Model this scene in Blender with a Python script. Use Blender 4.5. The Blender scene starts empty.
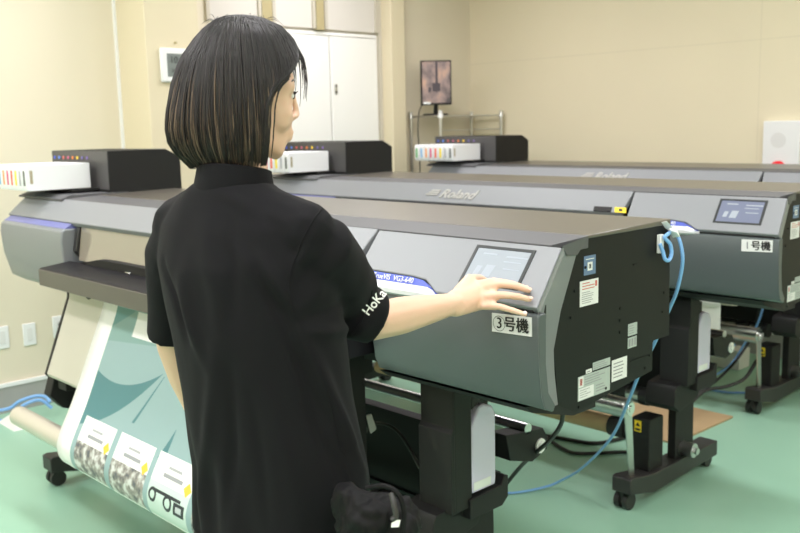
import bpy, bmesh, math, random
from mathutils.bvhtree import BVHTree
from mathutils import Vector, Matrix, noise
random.seed(7)
SC = bpy.context.scene
COL = SC.collection
V3 = Vector

# ------------------------------------------------------------------ camera model
F_PX = 906.12
_y, _p, _r = [math.radians(a) for a in (-46.287, 8.7385, -1.314)]
FW = V3((math.sin(_y)*math.cos(_p), math.cos(_y)*math.cos(_p), -math.sin(_p)))
_rt = V3((math.cos(_y), -math.sin(_y), 0)); _u = _rt.cross(FW)
RT = math.cos(_r)*_rt + math.sin(_r)*_u
UP = -math.sin(_r)*_rt + math.cos(_r)*_u
CAM = V3((1.2316, -1.8879, 1.4999))
def ray(px, py): return FW + RT*((px-400)/F_PX) - UP*((py-266.5)/F_PX)
def at(px, py, k): return CAM + ray(px, py)*k
def on(px, py, axis, val):
    d = ray(px, py); i = 'xyz'.index(axis)
    return CAM + d*((val-CAM[i])/d[i])
def onp(px, py, p0, n):
    d = ray(px, py); return CAM + d*(((p0-CAM).dot(n))/d.dot(n))

# ------------------------------------------------------------------ materials
def nd(nt, t, **kw):
    n = nt.nodes.new(t)
    for k, v in kw.items(): setattr(n, k, v)
    return n
def srgb(r, g, b):
    return tuple((c/255/12.92 if c/255 <= .04045 else ((c/255+.055)/1.055)**2.4) for c in (r, g, b))+(1,)
def mat(name, col, rough=.5, metal=0, spec=.5, bump=0, bscale=200, var=0, vscale=3, coat=0, alpha=None, trans=0, emit=None, estr=0, sheen=0):
    m = bpy.data.materials.new(name); m.use_nodes = True
    nt = m.node_tree; b = nt.nodes['Principled BSDF']
    b.inputs['Base Color'].default_value = col if len(col) == 4 else tuple(col)+(1,)
    b.inputs['Roughness'].default_value = rough; b.inputs['Metallic'].default_value = metal
    b.inputs['Specular IOR Level'].default_value = spec
    b.inputs['Coat Weight'].default_value = coat
    b.inputs['Transmission Weight'].default_value = trans
    if sheen: b.inputs['Sheen Weight'].default_value = sheen
    if alpha is not None: b.inputs['Alpha'].default_value = alpha
    if emit: b.inputs['Emission Color'].default_value = emit; b.inputs['Emission Strength'].default_value = estr
    if var or bump:
        tc = nd(nt, 'ShaderNodeTexCoord')
        if var:
            n = nd(nt, 'ShaderNodeTexNoise'); n.inputs['Scale'].default_value = vscale; n.inputs['Detail'].default_value = 5
            nt.links.new(tc.outputs['Object'], n.inputs['Vector'])
            mx = nd(nt, 'ShaderNodeMix', data_type='RGBA')
            c = b.inputs['Base Color'].default_value[:]
            mx.inputs['A'].default_value = tuple(x*(1-var) for x in c[:3])+(1,)
            mx.inputs['B'].default_value = tuple(min(1, x*(1+var)) for x in c[:3])+(1,)
            nt.links.new(n.outputs['Fac'], mx.inputs['Factor']); nt.links.new(mx.outputs['Result'], b.inputs['Base Color'])
        if bump:
            n = nd(nt, 'ShaderNodeTexNoise'); n.inputs['Scale'].default_value = bscale; n.inputs['Detail'].default_value = 3
            nt.links.new(tc.outputs['Object'], n.inputs['Vector'])
            bp = nd(nt, 'ShaderNodeBump'); bp.inputs['Strength'].default_value = bump; bp.inputs['Distance'].default_value = .002
            nt.links.new(n.outputs['Fac'], bp.inputs['Height']); nt.links.new(bp.outputs['Normal'], b.inputs['Normal'])
    return m
M = {}
M['silver'] = mat('silver_paint', (.245, .255, .272), .5, .1, bump=.05, bscale=900)
M['grey'] = mat('grey_paint', (.088, .104, .108), .42, .15, bump=.05, bscale=900)
M['mid'] = mat('mid_grey_paint', (.23, .245, .26), .4, .2, bump=.05, bscale=900)
M['strip'] = mat('top_trim_grey', (.095, .095, .102), .6)
M['black'] = mat('black_sheet_metal', (.0085, .0095, .0095), .48, spec=.22, bump=.08, bscale=700)
M['blackm'] = mat('black_matte', (.011, .011, .011), .6, spec=.35)
M['charcoal'] = mat('charcoal_plastic', (.026, .025, .025), .45)
M['top'] = mat('dark_glossy_top', (.10, .088, .072), .34, spec=.9, bump=.03, bscale=400)
M['gap'] = mat('black_gap', (.006, .006, .006), .7)
M['white'] = mat('white_plastic', (.82, .83, .84), .35)
M['paper'] = mat('white_paper', (.8, .8, .78), .7)
M['cream'] = mat('cream_plate', (.52, .49, .42), .45)
M['steel'] = mat('brushed_steel', (.62, .62, .62), .28, 1)
M['chrome'] = mat('chrome', (.8, .8, .8), .12, 1)
M['lip'] = mat('tray_lip', (.075, .066, .056), .35, spec=.7)
M['logo'] = mat('logo_metal', (.52, .51, .49), .35, .3)
M['blue'] = mat('blue_light_strip', (.09, .12, .46), .25, emit=(.15, .2, .75, 1), estr=.12)
M['chromew'] = mat('bright_silver_trim', (.75, .76, .8), .3, .2)
M['screen'] = mat('screen_glass', (.30, .33, .37), .15, emit=(.62, .66, .72, 1), estr=.07)
M['screenp'] = mat('screen_glass_blue', (.10, .11, .15), .15, emit=(.34, .38, .56, 1), estr=.35)
M['ui'] = mat('screen_ui', (.2, .23, .28), .3)
M['bezel'] = mat('screen_bezel', (.035, .037, .04), .35)
M['lbl_w'] = mat('label_white', (.74, .74, .74), .6)
M['lbl_g'] = mat('label_grey_green', (.40, .45, .43), .5)
M['lbl_b'] = mat('label_blue', (.12, .19, .32), .5)
M['lbl_y'] = mat('label_yellow', (.85, .62, .02), .5)
M['ink'] = mat('black_ink', (.012, .012, .012), .6)
M['inkg'] = mat('grey_ink', (.28, .28, .3), .6)
M['inkr'] = mat('red_ink', (.55, .12, .10), .6)
M['hose'] = mat('blue_hose', (.20, .42, .78), .35)
M['cable'] = mat('black_cable', (.012, .012, .012), .45)
M['bottle'] = mat('translucent_bottle', (.70, .65, .86), .4)
M['tan'] = mat('tan_board', (.47, .33, .18), .7, var=.12, vscale=6)
M['rubber'] = mat('rubber', (.02, .02, .02), .55)
M['skin'] = mat('skin', (.72, .47, .34), .5, var=.05, vscale=20, bump=.05, bscale=300)
M['skin'].node_tree.nodes['Principled BSDF'].inputs['Subsurface Weight'].default_value = .12
M['skin'].node_tree.nodes['Principled BSDF'].inputs['Subsurface Radius'].default_value = (.012, .005, .003)
M['nail'] = mat('nail', (.75, .5, .42), .25)
M['shirt'] = mat('black_cotton', (.0062, .0060, .0075), .85, spec=.16, bump=.25, bscale=1300, sheen=.015)
M['trouser'] = mat('black_trouser', (.013, .013, .014), .8, spec=.25, bump=.2, bscale=900)
M['pouch'] = mat('black_nylon', (.0025, .0025, .003), .65, spec=.22, bump=.25, bscale=60)
M['wall_metal'] = mat('cabinet_white', (.88, .875, .85), .4)
M['lamp'] = mat('lamp_glow', (1, 1, 1), .5, emit=(1, .97, .985, 1), estr=4)

def hair_mat():
    m = bpy.data.materials.new('hair_strands'); m.use_nodes = True
    nt = m.node_tree; b = nt.nodes['Principled BSDF']
    a = nd(nt, 'ShaderNodeAttribute'); a.attribute_name = 'tone'
    r = nd(nt, 'ShaderNodeValToRGB'); e = r.color_ramp.elements
    e[0].position = 0; e[0].color = (.008, .007, .0075, 1)
    e[1].position = 1; e[1].color = (.17, .122, .085, 1)
    x = r.color_ramp.elements.new(.55); x.color = (.022, .018, .017, 1)
    x = r.color_ramp.elements.new(.8); x.color = (.065, .043, .029, 1)
    nt.links.new(a.outputs['Fac'], r.inputs['Fac']); nt.links.new(r.outputs['Color'], b.inputs['Base Color'])
    b.inputs['Roughness'].default_value = .46; b.inputs['Specular IOR Level'].default_value = .32
    return m
M['hair'] = hair_mat()

def floor_mat():
    m = mat('green_epoxy', (.205, .43, .285), .22, spec=.45)
    nt = m.node_tree; b = nt.nodes['Principled BSDF']; tc = nd(nt, 'ShaderNodeTexCoord')
    n = nd(nt, 'ShaderNodeTexNoise'); n.inputs['Scale'].default_value = 1.3; n.inputs['Detail'].default_value = 6
    nt.links.new(tc.outputs['Object'], n.inputs['Vector'])
    mx = nd(nt, 'ShaderNodeMix', data_type='RGBA')
    mx.inputs['A'].default_value = (.30, .53, .395, 1); mx.inputs['B'].default_value = (.33, .57, .43, 1)
    nt.links.new(n.outputs['Fac'], mx.inputs['Factor']); nt.links.new(mx.outputs['Result'], b.inputs['Base Color'])
    n2 = nd(nt, 'ShaderNodeTexNoise'); n2.inputs['Scale'].default_value = 9
    nt.links.new(tc.outputs['Object'], n2.inputs['Vector'])
    mr = nd(nt, 'ShaderNodeMapRange'); mr.inputs['To Min'].default_value = .30; mr.inputs['To Max'].default_value = .34
    nt.links.new(n2.outputs['Fac'], mr.inputs['Value']); nt.links.new(mr.outputs['Result'], b.inputs['Roughness'])
    return m
M['floor'] = floor_mat()

def wall_mat(name, col, axis, seams, hseams):
    """painted panel board with thin joints at given positions"""
    m = mat(name, col, .6, spec=.3); nt = m.node_tree; b = nt.nodes['Principled BSDF']
    g = nd(nt, 'ShaderNodeNewGeometry'); sp = nd(nt, 'ShaderNodeSeparateXYZ'); nt.links.new(g.outputs['Position'], sp.inputs[0])
    cur = None
    for o, vals in ((axis, seams), ('Z', hseams)):
        for v in vals:
            c = nd(nt, 'ShaderNodeMath', operation='COMPARE'); c.inputs[1].default_value = v; c.inputs[2].default_value = .004
            nt.links.new(sp.outputs[o], c.inputs[0])
            if cur is None: cur = c
            else:
                mxm = nd(nt, 'ShaderNodeMath', operation='MAXIMUM'); nt.links.new(cur.outputs[0], mxm.inputs[0]); nt.links.new(c.outputs[0], mxm.inputs[1]); cur = mxm
    n = nd(nt, 'ShaderNodeTexNoise'); n.inputs['Scale'].default_value = 1.5; nt.links.new(g.outputs['Position'], n.inputs['Vector'])
    mv = nd(nt, 'ShaderNodeMix', data_type='RGBA'); mv.inputs['A'].default_value = tuple(c*.96 for c in col[:3])+(1,); mv.inputs['B'].default_value = tuple(c*1.03 for c in col[:3])+(1,)
    nt.links.new(n.outputs['Fac'], mv.inputs['Factor'])
    if cur:
        mx = nd(nt, 'ShaderNodeMix', data_type='RGBA'); nt.links.new(cur.outputs[0], mx.inputs['Factor'])
        nt.links.new(mv.outputs['Result'], mx.inputs['A']); mx.inputs['B'].default_value = tuple(c*.93 for c in col[:3])+(1,)
        nt.links.new(mx.outputs['Result'], b.inputs['Base Color'])
    else: nt.links.new(mv.outputs['Result'], b.inputs['Base Color'])
    return m

# ------------------------------------------------------------------ mesh builder
class MB:
    def __init__(s): s.v = []; s.f = []; s.mi = []; s.m = 0; s.attr = []
    def add(s, vs, fs):
        o = len(s.v); s.v += [tuple(v) for v in vs]; s.f += [tuple(i+o for i in f) for f in fs]; s.mi += [s.m]*len(fs); return s
    def box(s, x0, x1, y0, y1, z0, z1):
        vs = [(x, y, z) for z in (z0, z1) for y in (y0, y1) for x in (x0, x1)]
        return s.add(vs, [(0, 2, 3, 1), (4, 5, 7, 6), (0, 1, 5, 4), (2, 6, 7, 3), (0, 4, 6, 2), (1, 3, 7, 5)])
    def prism(s, prof, x0, x1, axis='x', prof1=None):
        n = len(prof); prof1 = prof1 or prof
        def P(x, a, b): return (x, a, b) if axis == 'x' else ((a, x, b) if axis == 'y' else (a, b, x))
        vs = [P(x0, *p) for p in prof]+[P(x1, *p) for p in prof1]
        fs = [(i, (i+1) % n, n+(i+1) % n, n+i) for i in range(n)]+[tuple(range(n))[::-1], tuple(range(n, 2*n))]
        return s.add(vs, fs)
    def quad(s, a, b, c, d): return s.add([a, b, c, d], [(0, 1, 2, 3)])
    def slab(s, corners, n, t):
        """thin plate: four corners (ccw seen from the normal side) thickened backwards"""
        n = V3(n).normalized(); c = [V3(p) for p in corners]; b = [p-n*t for p in c]
        k = len(c)
        return s.add(c+b, [tuple(range(k)), tuple(range(k, 2*k))[::-1]]+[(i, k+i, k+(i+1) % k, (i+1) % k) for i in range(k)])
    def cyl(s, p0, p1, r0, r1=None, n=24, cap=True):
        p0, p1 = V3(p0), V3(p1); r1 = r0 if r1 is None else r1
        a = (p1-p0).normalized(); t = V3((0, 0, 1)) if abs(a.z) < .9 else V3((1, 0, 0))
        u = a.cross(t).normalized(); w = a.cross(u)
        ring = lambda p, r: [p+(u*math.cos(2*math.pi*i/n)+w*math.sin(2*math.pi*i/n))*r for i in range(n)]
        fs = [(i, (i+1) % n, n+(i+1) % n, n+i) for i in range(n)]
        if cap: fs += [tuple(range(n))[::-1], tuple(range(n, 2*n))]
        return s.add(ring(p0, r0)+ring(p1, r1), fs)
    def tube(s, pts, r, n=8, rad=None, cap=True):
        pts = [V3(p) for p in pts]; N = len(pts); vs = []; u = None
        for i, p in enumerate(pts):
            d = (pts[min(i+1, N-1)]-pts[max(i-1, 0)]).normalized()
            if u is None: u = d.cross(V3((0, 0, 1)) if abs(d.z) < .9 else V3((1, 0, 0))).normalized()
            else: u = (u-d*u.dot(d)).normalized()
            w = d.cross(u); rr = rad[i] if rad else r
            vs += [p+(u*math.cos(2*math.pi*k/n)+w*math.sin(2*math.pi*k/n))*rr for k in range(n)]
        fs = [(i*n+k, i*n+(k+1) % n, (i+1)*n+(k+1) % n, (i+1)*n+k) for i in range(N-1) for k in range(n)]
        if cap: fs += [tuple(range(n))[::-1], tuple((N-1)*n+k for k in range(n))]
        return s.add(vs, fs)
    def hull(s, pts):
        bm = bmesh.new()
        for p in pts: bm.verts.new(p)
        r = bmesh.ops.convex_hull(bm, input=bm.verts[:])
        bmesh.ops.delete(bm, geom=[g for g in r['geom_interior'] if isinstance(g, bmesh.types.BMVert)], context='VERTS')
        bm.verts.index_update()
        s.add([v.co[:] for v in bm.verts], [[v.index for v in f.verts] for f in bm.faces]); bm.free(); return s
    def mesh(s, name, mats):
        me = bpy.data.meshes.new(name); me.from_pydata(s.v, [], s.f)
        for m in (mats if isinstance(mats, (list, tuple)) else [mats]): me.materials.append(m)
        me.polygons.foreach_set('material_index', s.mi)
        bm = bmesh.new(); bm.from_mesh(me); bmesh.ops.recalc_face_normals(bm, faces=bm.faces[:]); bm.to_mesh(me); bm.free()
        return me
    def build(s, name, mats, parent=None, bevel=0, smooth=False, seg=2, ang=35):
        me = s.mesh(name, mats); o = bpy.data.objects.new(name, me); COL.objects.link(o)
        if parent: o.parent = parent
        if bevel:
            md = o.modifiers.new('bevel', 'BEVEL'); md.width = bevel; md.segments = seg; md.limit_method = 'ANGLE'; md.angle_limit = math.radians(ang)
        if smooth or bevel: me.polygons.foreach_set('use_smooth', [True]*len(me.polygons))
        if smooth or bevel:
            try: me.set_sharp_from_angle(angle=math.radians(40 if not bevel else 50))
            except Exception: pass
        return o
def curve_pts(ctrl, n=8):
    """Catmull-Rom through control points"""
    c = [V3(p) for p in ctrl]; c = [c[0]*2-c[1]]+c+[c[-1]*2-c[-2]]; out = []
    for i in range(1, len(c)-2):
        for k in range(n):
            t = k/n; a, b, d, e = c[i-1], c[i], c[i+1], c[i+2]
            out.append(.5*((2*b)+(d-a)*t+(2*a-5*b+4*d-e)*t*t+(3*b-a-3*d+e)*t**3))
    return out+[c[-2]]
def tag(o, label=None, cat=None, group=None, kind=None):
    if label: o['label'] = label
    if cat: o['category'] = cat
    if group: o['group'] = group
    if kind: o['kind'] = kind
    return o
def empty(name, loc=(0, 0, 0)):
    o = bpy.data.objects.new(name, None); o.empty_display_size = .1; o.location = loc; COL.objects.link(o); return o
def copy_tree(o, parent=None):
    c = o.copy(); COL.objects.link(c)
    if parent: c.parent = parent
    for ch in o.children: copy_tree(ch, c)
    return c
def struct(o): o['kind'] = 'structure'; return o

def text_obj(name, body, size, matrix_cols, material, parent=None, extrude=.0006, shear=0, bold=0, align='CENTER', sx=1, twice=0):
    """matrix_cols = (origin, right, up) in parent space"""
    cu = bpy.data.curves.new(name, 'FONT'); cu.body = body; cu.size = size; cu.extrude = extrude; cu.shear = shear
    cu.offset = bold; cu.align_x = align; cu.align_y = 'CENTER'; cu.resolution_u = 3
    t = bpy.data.objects.new(name+'_src', cu); COL.objects.link(t)
    dg = bpy.context.evaluated_depsgraph_get(); dg.update()
    me = bpy.data.meshes.new_from_object(t.evaluated_get(dg)); me.name = name
    bpy.data.objects.remove(t); bpy.data.curves.remove(cu)
    o_, r_, u_ = [V3(v) for v in matrix_cols]; r_.normalize(); u_ = (u_-r_*u_.dot(r_)).normalized(); n_ = r_.cross(u_)
    mt = Matrix((r_*sx, u_, n_)).transposed().to_4x4(); mt.translation = o_
    if twice:
        bm = bmesh.new(); bm.from_mesh(me)
        for q in (-1, 1):
            m2 = me.copy(); m2.transform(Matrix.Translation((twice*q, twice*.4*q, .0001*q))); bm.from_mesh(m2); bpy.data.meshes.remove(m2)
        bm.to_mesh(me); bm.free()
    me.transform(mt); me.materials.clear(); me.materials.append(material)
    o = bpy.data.objects.new(name, me); COL.objects.link(o)
    if parent: o.parent = parent
    return o

# ================================================================== SETTING
WALL = srgb(224, 215, 195)
M['wallL'] = wall_mat('cream_wall_left', WALL, 'Y', [-1.6], [])
M['wallB'] = wall_mat('cream_wall_back', srgb(228, 218, 191), 'X', [-1.352, .468, 1.378], [1.985])
M['wallP'] = mat('cream_plain', srgb(219, 208, 180), .6, spec=.3)
M['skirt'] = mat('grey_skirting', (.36, .36, .35), .6, var=.15, vscale=8)
M['ceil'] = mat('ceiling_white', (.8, .8, .78), .8)
M['olive'] = mat('olive_post', srgb(178, 165, 125), .5)
M['postg'] = mat('grey_post', srgb(196, 190, 176), .5)
M['blind'] = mat('pale_blind', srgb(216, 211, 204), .7)
X0, X1, Y0, Y1, ZC = -3.75, 3.6, -4.6, 3.708, 3.0
struct(MB().box(X0-.6, X1, Y0, Y1, -.1, 0).build('floor', M['floor']))
struct(MB().box(X0-.6, X1, Y0, Y1, ZC, ZC+.1).build('ceiling', M['ceil']))
struct(MB().box(X0-.6, X1+.1, Y1, Y1+.1, 0, ZC).build('wall_back', M['wallB']))
struct(MB().box(X0-.6, X1+.1, Y0-.1, Y0, 0, ZC).build('wall_front', M['wallP']))
struct(MB().box(X1, X1+.1, Y0, Y1, 0, ZC).build('wall_right', M['wallP']))
struct(MB().box(X0-.1, X0, Y0, 1.79, 0, ZC).build('wall_left', M['wallL']))
struct(MB().box(X0-.1, X0-.02, 1.79, 2.702, 2.17, ZC).build('wall_upper', M['wallL']))
struct(MB().box(X0-.1, X0, 2.702, Y1, 0, ZC).build('wall_corner', M['wallL']))
struct(MB().box(X0-.6, X0-.5, 1.5, 2.9, 0, ZC).build('wall_niche', M['wallP']))
struct(MB().box(X0, -3.417, .66, 1.0, 0, ZC).build('trim_1', M['wallP'], bevel=.006))
struct(MB().box(X0, -3.634, 2.73, 2.865, 0, ZC).build('trim_2', M['wallP'], bevel=.004))
struct(MB().box(X0, X0+.012, .645, .66, 0, ZC).build('trim_3', M['white']))
struct(MB().box(X0, X0+.012, 2.70, 2.73, 0, ZC).build('trim_4', M['postg']))
b = MB(); b.box(X0, X0+.012, Y0, .645, 0, .145); b.m = 1; b.box(X0, X0+.018, Y0, .645, .145, .165)
struct(b.build('baseboard_left', [M['skirt'], M['white']]))
b = MB(); b.box(X0, X1, Y1-.012, Y1, 0, .145); b.m = 1; b.box(X0, X1, Y1-.018, Y1, .145, .165)
struct(b.build('baseboard_back', [M['skirt'], M['white']]))
# windows with lowered blinds above the cabinet
def window(n, ya, yb, ox=0):
    r = struct(empty('window_%d' % n, (X0+ox, (ya+yb)/2, 2.18)))
    yc = (ya+yb)/2
    f = MB()
    f.box(-.02 if not ox else -.003, .0, ya-yc, yb-yc, 0, .82); struct(f.build('blind', M['blind'], r))
    f = MB(); f.box(-.02, .015, ya-yc-.012, ya-yc+.012, 0, .82).box(-.02, .015, yb-yc-.012, yb-yc+.012, 0, .82).box(-.02, .012, ya-yc, yb-yc, .8, .82)
    struct(f.build('window_frame', M['postg'], r))
window(1, 1.27, 1.66, .004); window(2, 1.775, 2.11); window(3, 2.215, 2.685)
def post(n, ya, yb): struct(MB().box(X0-.02, X0+.02, ya, yb, 2.172, ZC).build('trim_%d' % n, M['olive']))
post(5, 1.675, 1.755); post(6, 2.125, 2.19)

# white flush cabinet
cab = tag(empty('storage_cabinet', (X0-.22, 2.245, 0)), 'tall white two-door storage cabinet set flush between the wall pillars', 'cabinet')
cx, cy = X0-.22, 2.245
b = MB(); b.box(-.22, .212, -.455, -.447, .0, 2.165).box(-.22, .212, .447, .455, 0, 2.165).box(-.22, .212, -.455, .455, 2.14, 2.165).box(-.22, .19, -.455, .455, .0, 2.165); b.build('body', M['wall_metal'], cab, bevel=.004)
for ya, yb in ((-.445, -.006), (.006, .445)):
    d = MB().box(.19, .222, ya, yb, .1, 2.135).build('door', M['wall_metal'], cab, bevel=.005)
    if ya > 0:
        h = MB().box(.222, .23, .03, .055, 1.74, 1.81).build('handle', M['steel'], d, bevel=.003)
        MB().cyl((.23, .042, 1.755), (.233, .042, 1.755), .007).build('keyhole', M['blackm'], h)
        MB().cyl((.23, .042, 1.795), (.233, .042, 1.795), .006).build('knob', M['blackm'], h)

# outlets on the left wall
ol = [('white wall outlet plate, leftmost on the cream left wall, cut by the picture edge', -.129, .419, False),
      ('white wall outlet plate, middle one of the row on the left wall', .018, .412, False),
      ('white wall outlet plate with black plug, right one beside the front printer', .186, .427, True)]
for lb, y, z, plug in ol:
    o = tag(empty('wall_outlet', (X0, y, z)), lb, 'outlet')
    MB().box(0, .008, -.036, .036, -.062, .062).build('plate', M['white'], o, bevel=.004)
    MB().box(.008, .011, -.014, .014, -.035, .035).build('socket', M['lbl_w'], o, bevel=.002)
    if plug: MB().cyl((.011, .01, .012), (.05, .01, .012), .016).build('plug', M['blackm'], o)

# digital clock on the pillar
ck = tag(empty('digital_clock', (-3.417, .84, 1.873)), 'white framed digital clock hanging on the cream pillar', 'clock')
MB().box(0, .022, -.105, .115, -.094, .094).build('frame', M['white'], ck, bevel=.008)
dsp = MB().box(.022, .0235, -.068, .078, -.064, .064).build('display', mat('lcd_grey', (.19, .215, .21), .3), ck)
lcd = mat('lcd_digit', (.03, .035, .035), .4)
text_obj('digits', '10:16', .052, ((.0245, .005, .028), (0, 1, 0), (0, 0, 1)), lcd, dsp)
text_obj('digits', '24.5 48%', .026, ((.0245, .005, -.03), (0, 1, 0), (0, 0, 1)), lcd, dsp)
MB().cyl((0, .0, .125), (.018, .0, .125), .006, n=12).build('hook', M['olive'], ck)

# fire alarm box on the back wall
al = tag(empty('fire_alarm_panel', (-1.18, Y1, 1.3)), 'white fire alarm panel with round speaker and red lamp on the back wall', 'alarm')
MB().box(-.11, .12, -.06, .004, -.32, .186).build('case', M['white'], al, bevel=.006)
b = MB().cyl((-.012, -.062, .069), (-.012, -.06, .069), .047, n=40)
for i in range(5):
    for k in range(max(1, i*6)):
        a = 2*math.pi*k/max(1, i*6); b.cyl((-.012+.009*i*math.cos(a), -.0632, .069+.009*i*math.sin(a)), (-.012+.009*i*math.cos(a), -.062, .069+.009*i*math.sin(a)), .0025, n=6)
b.build('speaker_grille', M['lbl_w'], al)
lp = MB()
prof = [(.0, .045), (.02, .044), (.035, .037), (.045, .024), (.05, .006)]
for (a, r0), (c, r1) in zip(prof, prof[1:]): lp.cyl((-.005, -.06-a, -.1), (-.005, -.06-c, -.1), r0, r1, n=28)
lp.build('lamp', mat('red_lens', (.6, .01, .02), .2, emit=(.7, .02, .03, 1), estr=.25), al, smooth=True)

# rack with monitor in the corner
rk = tag(empty('wire_rack', (-3.55, 3.3, 0)), 'chrome pole wire rack standing in the back corner under the monitor', 'rack')
rx0, rx1, ry0, ry1 = -3.695+3.55, -3.385+3.55, 2.97-3.3, 3.655-3.3
for x in (rx0, rx1):
    for y in (ry0, ry1):
        b = MB().cyl((x, y, 0), (x, y, 1.6), .0125, n=16)
        for k in range(12): b.cyl((x, y, .2+k*.12), (x, y, .206+k*.12), .0135, n=16)
        p = b.build('pole', M['steel'], rk, smooth=True)
        MB().cyl((x, y, 1.6), (x, y, 1.612), .015, n=16).cyl((x, y, 1.56), (x, y, 1.595), .021, .018, n=16).build('cap', M['white'] if (x > 0 and y < 0) else M['steel'], p, smooth=True)
for z in (.3, 1.1, 1.575):
    b = MB()
    for x in (rx0, rx1): b.cyl((x, ry0, z), (x, ry1, z), .006, n=8)
    for y in (ry0, ry1): b.cyl((rx0, y, z), (rx1, y, z), .006, n=8)
    for k in range(1, 12): b.cyl((rx0+(rx1-rx0)*k/12, ry0, z), (rx0+(rx1-rx0)*k/12, ry1, z), .003, n=6)
    b.build('wire_shelf', M['steel'], rk, smooth=True)
b = MB().cyl((rx0, ry1, 1.47), (rx1, ry1, 1.47), .005, n=8).cyl((rx1, ry0, 1.47), (rx1, ry1, 1.47), .003, n=8); b.build('guard_rail', M['steel'], rk)
mn = tag(empty('monitor', (-3.55, 3.09, 1.582)), 'black monitor on the corner rack showing a grey-brown camera view', 'monitor')
fx = V3((.80, -.6, 0)).normalized()   # screen normal towards the camera side
rxv = V3((-fx.y, fx.x, 0)).normalized()*1
if rxv.dot(RT) < 0: rxv = -rxv
def mpt(a, d, z): return V3((0, 0, 0))+rxv*a+fx*d+V3((0, 0, z))
def mbox(a0, a1, d0, d1, z0, z1): return [mpt(a, d, z) for a in (a0, a1) for d in (d0, d1) for z in (z0, z1)]
tilt = 0
MB().hull(mbox(-.115, .115, .02, .05, .075, .40)).build('housing', M['blackm'], mn, bevel=.004)
MB().hull(mbox(-.08, .08, -.02, .02, .13, .33)).build('back_cover', M['blackm'], mn, bevel=.006)
def cctv():
    m = bpy.data.materials.new('camera_view'); m.use_nodes = True; nt = m.node_tree; b = nt.nodes['Principled BSDF']
    tc = nd(nt, 'ShaderNodeTexCoord'); mp = nd(nt, 'ShaderNodeMapping'); mp.inputs['Scale'].default_value = (9, 9, 6)
    nt.links.new(tc.outputs['Object'], mp.inputs['Vector'])
    n = nd(nt, 'ShaderNodeTexNoise'); n.inputs['Scale'].default_value = 1.4; n.inputs['Detail'].default_value = 4; nt.links.new(mp.outputs['Vector'], n.inputs['Vector'])
    r = nd(nt, 'ShaderNodeValToRGB'); e = r.color_ramp.elements
    e[0].position = .3; e[0].color = srgb(62, 52, 56); e[1].position = .72; e[1].color = srgb(190, 150, 125)
    x = r.color_ramp.elements.new(.5); x.color = srgb(140, 118, 112)
    nt.links.new(n.outputs['Fac'], r.inputs['Fac']); nt.links.new(r.outputs['Color'], b.inputs['Emission Color']); b.inputs['Emission Strength'].default_value = 1.15
    b.inputs['Base Color'].default_value = (.03, .03, .03, 1); b.inputs['Roughness'].default_value = .3
    return m
sc_ = MB().hull(mbox(-.105, .105, .05, .0515, .09, .39)).build('screen', cctv(), mn)
b = MB(); b.hull(mbox(-.006, .012, .0515, .0522, .17, .388)); b.hull(mbox(-.03, .03, .0515, .0523, .175, .235)); b.hull(mbox(-.06, -.04, .0515, .0523, .17, .205))
b.build('picture_detail', mat('dark_picture', srgb(60, 52, 58), .4, emit=srgb(60, 52, 58), estr=.5), sc_)
MB().hull(mbox(-.098, -.045, .0517, .0526, .083, .098)).build('maker_sticker', M['white'], mn)
MB().cyl(mpt(0, 0, .012), mpt(0, .03, .1), .016).build('stand_neck', M['blackm'], mn)
MB().cyl((0, 0, 0), (0, 0, .012), .10, .09, n=36).build('stand_base', M['blackm'], mn, bevel=.003)
cb = MB().tube(curve_pts([(-3.60, 3.08, 1.70), (-3.66, 3.04, 1.64), (-3.67, 3.02, 1.5), (-3.64, 3.0, 1.3), (-3.63, 2.99, 1.12), (-3.66, 3.0, .9), (-3.67, 3.02, .4), (-3.67, 3.05, .02)]), .004).build('monitor_cable', M['cable'], smooth=True)
tag(cb, 'thin black cable hanging from the monitor down the corner rack', 'cable')

# ================================================================== PRINTERS
def slope(x, s, h=0):
    """point on the sloped front cover: s=0 top edge, s=1 fold; h = height above it"""
    return V3((x, -.287-.128*s-.659*h, 1.234-.112*s+.753*h))
SU = V3((0, .128, .112)).normalized(); SN = V3((0, -.659, .753))
LX = -2.85
def sticker(name, px, corners, mats, marks=()):
    """sticker on the right side plate, corners (y0,y1,z0,z1)"""
    y0, y1, z0, z1 = corners; b = MB(); b.box(.0322, .0330, y0, y1, z0, z1)
    for mi, u0, u1, v0, v1 in marks:
        b.m = mi; b.box(.0330, .0333, y0+(y1-y0)*u0, y0+(y1-y0)*u1, z0+(z1-z0)*v0, z0+(z1-z0)*v1)
    return b.build(name, mats, px)
def lines(mi, n, u0, u1, v0, v1, seed=1):
    rr = random.Random(seed); out = []
    for i in range(n):
        v = v0+(v1-v0)*(i+.5)/n; out.append((mi, u0, u0+(u1-u0)*rr.uniform(.55, 1), v-.16*(v1-v0)/n, v+.16*(v1-v0)/n))
    return out

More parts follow.
